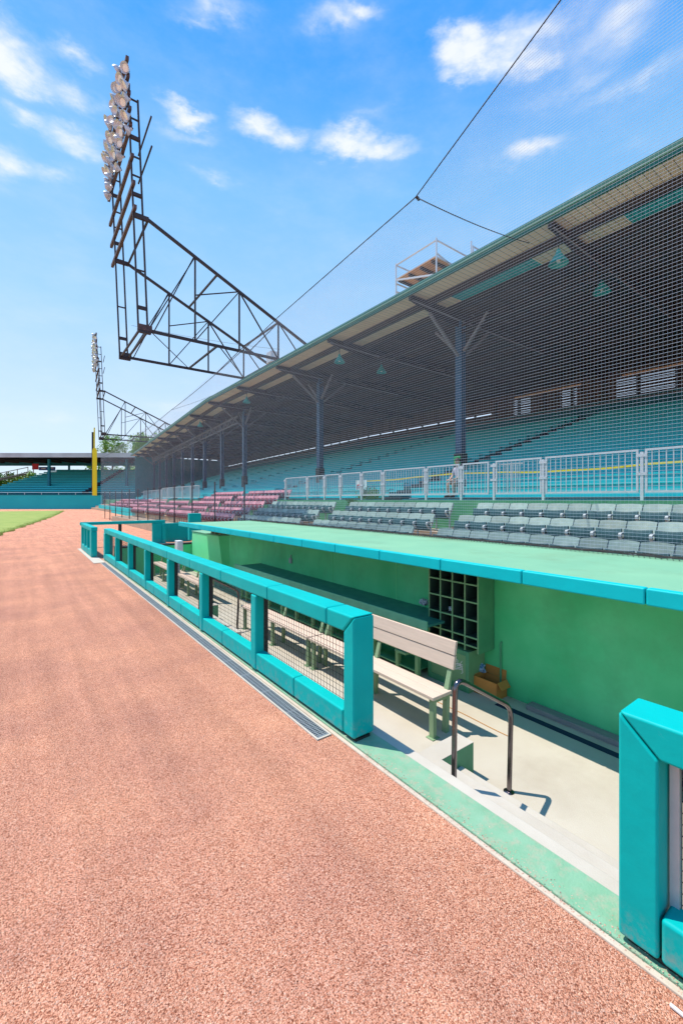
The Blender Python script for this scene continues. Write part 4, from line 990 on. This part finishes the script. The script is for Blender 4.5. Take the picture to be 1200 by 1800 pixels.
# ------------------------------------------------------------------ safety net and its cables
NX = 6.45
top = [(-12, 15.9), (3.16, 9.48), (6.1, 8.2), (12, 7.75), (24, 6.85), (50, 6.3)]
def ntop(y):
    for (a, za), (c, zc) in zip(top[:-1], top[1:]):
        if y <= c: return za+(zc-za)*(y-a)/(c-a)
    return top[-1][1]
b = MB(); th = .0029; zb = 1.275; stp = .0475
y = -2.2
while y < 50:
    b.bar((NX, y, zb), (NX, y, ntop(y)), th*.28); y += stp
z = zb
while z < 11.6:
    # run of this horizontal string
    ya, yb = -2.2, 50.0
    if z > 6.3:
        yb = -2.2
        while yb < 50 and ntop(yb) > z: yb += .1
    if yb > ya+.1: b.bar((NX, ya, z), (NX, yb, z), th)
    z += stp
o = b.build('safety_net', 'cord'); tag(o, 'fine mesh safety net hung in front of the grandstand', 'net')
def sag(p, q, s, n=14): 
    p, q = Vector(p), Vector(q); return [p.lerp(q, t/n)-Vector((0,0,s*4*(t/n)*(1-t/n))) for t in range(n+1)]
k = MB(); k.tube(sag((NX, -9, 14.6), (NX, 3.16, 9.48), 0)+sag((NX, 3.16, 9.48), (NX, 6.1, 8.2), .0, 4)[1:], .011, 6)
k.tube(sag((NX, 6.1, 8.2), (NX, 12, 7.75), .0)+sag((NX, 12, 7.75), (NX, 24, 6.85), .12)[1:]+sag((NX, 24, 6.85), (NX, 50, 6.3), .3)[1:], .011, 6)
tag(k.build('support_cable', 'black'), 'dark steel cable carrying the safety net across the sky', 'cable')
k = MB(); k.tube(sag((NX, 6.1, 8.2), (13.0, 7.0, 9.95), .1), .011, 6); k.tube([(NX-.02, 6.05, 8.16), (NX+.12, 6.13, 8.22)], .03, 8)
tag(k.build('tie_cable', 'black'), 'short tie cable pulling the net cable back to the roof', 'cable')
for (p, q, lb) in (((XE-6.6, 26.3, 11.8), (XE+.3, 21.7, 10.6), 'thin wire strung inside the large light tower'), ((NX, 24, 6.85), (XE, 27, 9.75), 'thin guy wire from the net cable to the roof')):
    k = MB(); k.tube(sag(p, q, .12), .008, 5); tag(k.build('wire', 'black'), lb, 'wire')

# ------------------------------------------------------------------ far stand behind the outfield wall
s_, c_ = math.sin(math.atan(560/750)), math.cos(math.atan(560/750))
FO = Vector((4.0, 90.6, 0)); FR = Vector((c_, -s_, 0)); FB = Vector((s_, c_, 0))   # along the wall to the right, and away from the field
def fp(a, d, z): v = FO + FR*a + FB*d; return (v.x, v.y, z)
def FT(v): return fp(*v)
r = empty('outfield_wall', FO, 'teal outfield wall below the far stand', 'wall')
b = MB(FT); b.box(-30, 9.0, 0, .3, 0, 2.75); part(b, 'wall_face', 'farwall', r)
b = MB(FT); b.box(-30, 9.0, -.02, .32, 2.752, 2.82); part(b, 'cap', 'fascia', r)
r = empty('far_stand', FO, 'far covered stand with teal benches behind the outfield wall', 'grandstand')
b = MB(FT)
for i in range(14): b.box(-14.6+.33*i, 16, 1.5+.95*i, 2.44+.95*i, 2, 3.05+.36*i)
part(b, 'tread', 'bleachdark', r)  # dark tread colour paints the shade lines under the far benches
for i in range(14):
    b = MB(FT); b.box(-14.6+.33*i, 16, 2.05+.95*i, 2.35+.95*i, 3.05+.36*i+.14, 3.05+.36*i+.36); part(b, 'bench', 'bleach', r)
b = MB(FT)
for i in range(14): b.box(4.6, 5.4, 1.45+.95*i, 1.95+.95*i, 3.06+.36*i, 3.05+.36*i+.42)
part(b, 'aisle_steps', 'stepdark', r)
b = MB(FT); b.box(-26, 19, 3.2, 15.6, 10.1, 10.25); part(b, 'roof', 'deckdark', r)
b = MB(FT); b.box(-26, 19, 2.9, 3.2, 9.7, 10.5); part(b, 'fascia', 'glassgrey', r)
b = MB(FT)
for a in range(-26, 19, 3): b.box(a, a+.15, 3.21, 15.5, 9.6, 10.099)
part(b, 'rafter', 'trusspaint', r)
for a in (-17, -4.0, 10.6):
    b = MB(FT); b.box(a-.2, a+.2, 5.2, 5.6, 3, 9.59); part(b, 'column', 'bleachdark', r)
b = MB(FT)
for a in (-10.5, -6.2, .8, 6.4): b.box(a-.15, a+.15, 14.6, 14.89, 7.6, 9.59)
b.box(-9, 19, 14.95, 15.1, 7.5, 8.3); b.box(-26, 19, 14.9, 15.05, 9.1, 10.05)
part(b, 'back_wall', 'bleachdark', r)
b = MB(FT); b.box(-26, 16, .45, .5, 3.2, 3.28)
for a in range(-26, 16, 3): b.box(a, a+.08, .45, .52, 2.83, 3.2)
part(b, 'front_rail', 'galv', r)
r = empty('side_stair', FO, 'white railed ramp climbing beside the left end of the far stand', 'stairs')
b = MB(FT)
for z in (0, 1.0): b.bar((-19, 3, 4.2+z), (-13.2, 12.5, 7.6+z), .14)
for t in range(7): f = t/6; b.bar((-19+5.8*f, 3+9.5*f, 4.2+3.4*f), (-19+5.8*f, 3+9.5*f, 5.3+3.4*f), .1)
part(b, 'hand_rail', 'white', r)
b = MB(FT); b.bar((-19.6, 3, 3.7), (-13.8, 12.5, 7.2), 1.2, .25); part(b, 'ramp_deck', 'ramp', r)
r = empty('far_sign', fp(-12.4, 13.9, 8), 'red square sign at the back of the far stand', 'sign')
b = MB(FT); b.box(-13.0, -11.7, 13.4, 13.5, 8.2, 9.4); part(b, 'sign_face', 'red', r)
b = MB(FT); b.box(-12.9, -12.75, 13.51, 13.6, 7.5, 9.2); part(b, 'post', 'galv', r)
r = empty('far_banner', fp(-10, 13.9, 8), 'blue and white banner beside the red sign in the far stand', 'banner')
b = MB(FT); b.box(-11.6, -8.2, 13.4, 13.45, 8.05, 8.75); part(b, 'banner_face', 'blue', r)
b = MB(FT); b.box(-11.1, -10.2, 13.37, 13.398, 8.3, 8.5); b.box(-9.7, -8.5, 13.37, 13.398, 8.45, 8.6); part(b, 'white_patch', 'white', r)
# foul pole
r = empty('foul_pole', fp(6.4, -.3, 0), 'tall yellow foul pole standing at the outfield wall', 'foul pole')
b = MB(FT); b.tube([(7.75, -.2, 2.9), (7.75, -.2, 14.6)], .11, 10); part(b, 'pole', 'yellow', r, smooth=True)
b = MB(FT); b.box(7.45, 8.25, -.3, -.24, 2.7, 10.6); part(b, 'pole_screen', 'yellow', r)
b = MB(FT); b.prism([(7.45, 10.6), (8.25, 10.6), (8.0, 11.0), (7.6, 11.0)], 1, -.3, -.24); part(b, 'screen_top', 'yellow', r)
k = MB(FT); k.tube([(6.75, 1.0, 3), (6.75, 1.0, 14.0)], .16, 10); tag(k.build('utility_pole', 'black', smooth=True), 'dark pole standing just left of the yellow foul pole', 'pole')

# ------------------------------------------------------------------ trees beyond the far stand
def tree(base, h, rad, label, seed, squash=.8, nl=9000, leaf=.34):
    rnd = random.Random(seed); B = Vector(base)
    r = empty('tree', base, label, 'tree', 'trees beyond the far stand')
    b = MB(); b.tube([B, B+Vector((.1,0,h*.3)), B+Vector((.2,.1,h*.62)), B+Vector((.1,.2,h*.85))], [.38,.28,.18,.07], 9)
    limbs = []
    for i in range(9):
        a = rnd.uniform(0, 6.28); e = rnd.uniform(.25, .9); s0 = B+Vector((.1,0,h*rnd.uniform(.3,.6))); L_ = rad*rnd.uniform(.5, .85)
        t = s0+Vector((math.cos(a)*L_*math.cos(e), math.sin(a)*L_*math.cos(e), math.sin(e)*L_*squash+.3)); b.tube([s0, s0.lerp(t, .5)+Vector((0,0,.2)), t], [.14,.09,.03], 6); limbs.append(t)
    part(b, 'trunk', 'bark', r, smooth=True)
    cl = []
    cz = h-rad*squash
    for i in range(34):
        d = Vector((rnd.gauss(0,1), rnd.gauss(0,1), rnd.gauss(0,1))).normalized()*rad*rnd.uniform(.35, .95); d.z *= squash
        cl.append((B+Vector((0,0,cz))+d, rad*rnd.uniform(.16, .34)))
    b = MB()
    for i in range(nl):
        c, cr = rnd.choice(cl); d = Vector((rnd.gauss(0,1), rnd.gauss(0,1), rnd.gauss(0,1))).normalized()*cr*rnd.random()**.45; p = c+d
        n = Vector((rnd.gauss(0,1), rnd.gauss(0,1), rnd.gauss(.6,1))).normalized(); t = n.orthogonal().normalized(); u = n.cross(t); s2 = leaf*rnd.uniform(.5, 1.2)
        b.add([p-t*s2*.5, p+u*s2*.3, p+t*s2*.6, p-u*s2*.3], [(0,1,2,3)])
    part(b, 'crown', 'leaf', r)
tree((25.0, 113, 0), 18.6, 6.4, 'broad green tree rising above the roof where the two stands meet', 31, .7, 15000, .42)
tree((18.2, 122, 0), 18.2, 4.2, 'small dark tree crown left of the broad one above the roof', 32, .7, 4500)
random.seed(12)
for i, (a, d, h, lb) in enumerate(((-24, 15, 8.4, 'leftmost green tree beyond the ramp of the far stand'), (-18, 18, 8.8, 'green tree glimpsed just beside the red sign'), (-6, 24, 10.8, 'green tree glimpsed through the back of the far stand, left part'),
                                   (3, 24, 10.7, 'green tree glimpsed through the back of the far stand, middle'), (12, 25, 10.5, 'green tree glimpsed behind the yellow foul pole'))):
    tree(fp(a, d, 0), h, 4.6, lb, 40+i, .75, 4200, .45)

# small roof-top boxes by the towers
for (x, y, lb) in ((11.9, 22.8, 'small electrical cabinet on the roof edge under the large tower'), (14.3, 61, 'small pale cabinet on the roof by the distant tower')):
    r = empty('roof_cabinet', (x, y, RZ), lb, 'electrical box')
    b = MB(); b.box(x-.25, x+.25, y-.3, y+.3, 10.1, 10.75); part(b, 'box_body', 'galv', r, bevel=.02)
    b = MB()
    for dx in (-.2, .2): b.bar((x+dx, y, RZ+.05), (x+dx, y, 10.1), .05)
    part(b, 'stand', 'steel', r)

# ------------------------------------------------------------------ sky, sun, camera
SUN = Vector((-.25, .35, 1)).normalized()
w = bpy.data.worlds.new('World'); sc.world = w; w.use_nodes = True
N, L = w.node_tree.nodes, w.node_tree.links; bg = N['Background']
sky = N.new('ShaderNodeTexSky'); sky.sky_type = 'NISHITA'; sky.sun_disc = False
sky.sun_elevation = math.asin(SUN.z); sky.sun_rotation = math.atan2(SUN.x, SUN.y); sky.altitude = 100; sky.air_density = 1.0; sky.dust_density = 1.2; sky.ozone_density = 1.5
SKYS = .14
tc = N.new('ShaderNodeTexCoord')
n1 = N.new('ShaderNodeTexNoise'); n1.inputs['Scale'].default_value = 5.5; n1.inputs['Detail'].default_value = 9; n1.inputs['Roughness'].default_value = .62; st_ = N.new('ShaderNodeMapping'); st_.inputs['Scale'].default_value = (1, 1, 2.4); L.new(tc.outputs['Generated'], st_.inputs['Vector']); L.new(st_.outputs[0], n1.inputs['Vector'])
va = N.new('ShaderNodeVectorMath'); va.operation = 'SUBTRACT'; va.inputs[1].default_value = (.5, .5, .5); L.new(n1.outputs['Color'], va.inputs[0])
vb = N.new('ShaderNodeVectorMath'); vb.operation = 'MULTIPLY_ADD'; vb.inputs[1].default_value = (.17, .17, .09); L.new(va.outputs[0], vb.inputs[0]); L.new(tc.outputs['Generated'], vb.inputs[2])
# each cloud: azimuth (deg, clockwise from +y), elevation (deg), half width, half height (radians), weight
CLOUDS = [(54.5, 44.9, 0.099, 0.042, 1.25), (51.7, 45.5, 0.059, 0.036, 1.1), (58.5, 43.6, 0.07, 0.03, 0.8), (60.5, 45.5, 0.167, 0.043, 0.6), (68.3, 43.1, 0.162, 0.046, 0.62), (71.5, 39.3, 0.154, 0.03, 0.55), (64.2, 41.1, 0.127, 0.028, 0.5), (26.2, 40.1, 0.081, 0.036, 1.15), (29.5, 40.1, 0.066, 0.032, 0.9), (37.5, 39.8, 0.088, 0.039, 1.3), (41.7, 39.0, 0.094, 0.025, 0.75), (44.3, 38.3, 0.081, 0.019, 0.5), (61.4, 36.7, 0.078, 0.028, 0.8), (16.9, 39.9, 0.06, 0.019, 0.75), (16.3, 38.6, 0.101, 0.02, 0.5), (-1.2, 40.2, 0.078, 0.058, 1.1), (1.0, 39.7, 0.065, 0.037, 0.8), (4.7, 41.5, 0.066, 0.032, 0.75), (4.7, 39.0, 0.057, 0.029, 0.6), (4.4, 35.5, 0.083, 0.039, 0.85), (-0.2, 35.8, 0.056, 0.027, 0.65), (-1.2, 31.3, 0.053, 0.05, 0.75), (2.3, 31.8, 0.061, 0.027, 0.5), (21.1, 47.8, 0.101, 0.029, 0.65), (18.0, 46.7, 0.068, 0.016, 0.5), (36.0, 48.0, 0.081, 0.034, 0.6), (39.8, 49.0, 0.068, 0.023, 0.6), (19.7, 35.8, 0.108, 0.016, 0.4), (65.4, 31.9, 0.077, 0.024, 0.45), (16.3, 10.8, 0.096, 0.03, 0.5), (1.0, 19.0, 0.186, 0.046, 0.25), (3.6, 8.8, 0.172, 0.037, 0.35), (39.8, 41.6, 0.155, 0.018, 0.3), (71.5, 34.5, 0.07, 0.02, 0.3)]
acc = None
for az, el, rx, ry, wt in CLOUDS:
    a, e = R(az), R(el); d = Vector((math.sin(a)*math.cos(e), math.cos(a)*math.cos(e), math.sin(e)))
    e1 = Vector((math.cos(a), -math.sin(a), 0)); e3 = e1.cross(d); 
    Rm = Matrix((e1, d, e3)).transposed()
    mp = N.new('ShaderNodeMapping'); mp.vector_type = 'TEXTURE'; mp.inputs['Location'].default_value = d; mp.inputs['Rotation'].default_value = Rm.to_euler(); mp.inputs['Scale'].default_value = (rx, .5, ry)
    L.new(vb.outputs[0], mp.inputs['Vector'])
    gd = N.new('ShaderNodeTexGradient'); gd.gradient_type = 'SPHERICAL'; L.new(mp.outputs[0], gd.inputs['Vector'])
    ml = N.new('ShaderNodeMath'); ml.operation = 'MULTIPLY'; ml.inputs[1].default_value = wt; L.new(gd.outputs['Fac'], ml.inputs[0])
    if acc is None: acc = ml.outputs[0]
    else:
        mxx = N.new('ShaderNodeMath'); mxx.operation = 'SMOOTH_MAX'; mxx.inputs[2].default_value = .25; L.new(acc, mxx.inputs[0]); L.new(ml.outputs[0], mxx.inputs[1]); acc = mxx.outputs[0]
n2 = N.new('ShaderNodeTexNoise'); n2.inputs['Scale'].default_value = 7; n2.inputs['Detail'].default_value = 10; n2.inputs['Roughness'].default_value = .62; L.new(st_.outputs[0], n2.inputs['Vector'])
nm = N.new('ShaderNodeMapRange'); nm.inputs[1].default_value = .3; nm.inputs[2].default_value = .7; nm.inputs[3].default_value = .3; nm.inputs[4].default_value = 1.45; L.new(n2.outputs['Fac'], nm.inputs[0])
pr = N.new('ShaderNodeMath'); pr.operation = 'MULTIPLY'; L.new(acc, pr.inputs[0]); L.new(nm.outputs[0], pr.inputs[1])
cm = N.new('ShaderNodeMapRange'); cm.interpolation_type = 'SMOOTHSTEP'; cm.inputs[1].default_value = .03; cm.inputs[2].default_value = 1.0; cm.inputs[4].default_value = .9; L.new(pr.outputs[0], cm.inputs[0])
hs = N.new('ShaderNodeHueSaturation'); hs.inputs['Saturation'].default_value = 1.3; hs.inputs['Hue'].default_value = .5; L.new(sky.outputs[0], hs.inputs['Color'])
mix = N.new('ShaderNodeMix'); mix.data_type = 'RGBA'; L.new(cm.outputs[0], mix.inputs[0])
sz = N.new('ShaderNodeSeparateXYZ'); L.new(tc.outputs['Generated'], sz.inputs[0])
hp = N.new('ShaderNodeValToRGB'); el_ = hp.color_ramp.elements; L.new(sz.outputs['Z'], hp.inputs[0])
RAMP = [(0, (3.1, 3.5, 3.95)), (.148, (2.85, 3.4, 4.0)), (.365, (1.75, 2.9, 4.1)), (.576, (.95, 2.35, 4.1)), (.72, (.16, 1.5, 4.1)), (1, (.1, 1.25, 3.9))]
el_[0].position = 0; el_[0].color = (*[c/5 for c in RAMP[0][1]], 1); el_[1].position = 1; el_[1].color = (*[c/5 for c in RAMP[-1][1]], 1)
for q_, c_2 in RAMP[1:-1]: e_ = el_.new(q_); e_.color = (*[c/5 for c in c_2], 1)
hv = N.new('ShaderNodeVectorMath'); hv.operation = 'SCALE'; hv.inputs['Scale'].default_value = 5; L.new(hp.outputs[0], hv.inputs[0])
hz = N.new('ShaderNodeMix'); hz.data_type = 'RGBA'; hz.inputs[0].default_value = .88; L.new(hv.outputs[0], hz.inputs[7])
gn = N.new('ShaderNodeMix'); gn.data_type = 'RGBA'; gn.blend_type = 'MULTIPLY'; gn.inputs[0].default_value = 1; L.new(hs.outputs[0], gn.inputs[6]); gn.inputs[7].default_value = (.70, 1.05, 1.28, 1); L.new(gn.outputs[2], hz.inputs[6]); L.new(hz.outputs[2], mix.inputs[6]); mix.inputs[7].default_value = (4.1, 4.2, 4.4, 1)
L.new(mix.outputs[2], bg.inputs['Color']); bg.inputs['Strength'].default_value = SKYS

sd = bpy.data.lights.new('sun', 'SUN'); sd.energy = 3.15; sd.angle = R(.5); sd.color = (1, .93, .82)
so = bpy.data.objects.new('sun', sd); so.rotation_euler = SUN.to_track_quat('Z', 'Y').to_euler(); so.location = (-10, 10, 40); C.objects.link(so)

cam = bpy.data.cameras.new('camera'); co = bpy.data.objects.new('camera', cam); C.objects.link(co); sc.camera = co
co.location = (0, 0, 2.0); co.rotation_euler = (R(90), 0, -math.atan(560/750))
cam.sensor_fit = 'VERTICAL'; cam.sensor_height = 36; cam.lens = 750/1800*36; cam.shift_y = -22/1800; cam.clip_start = .05; cam.clip_end = 4000
sc.view_settings.view_transform = 'Standard'; sc.view_settings.look = 'None'; sc.view_settings.exposure = .82; sc.view_settings.gamma = 1
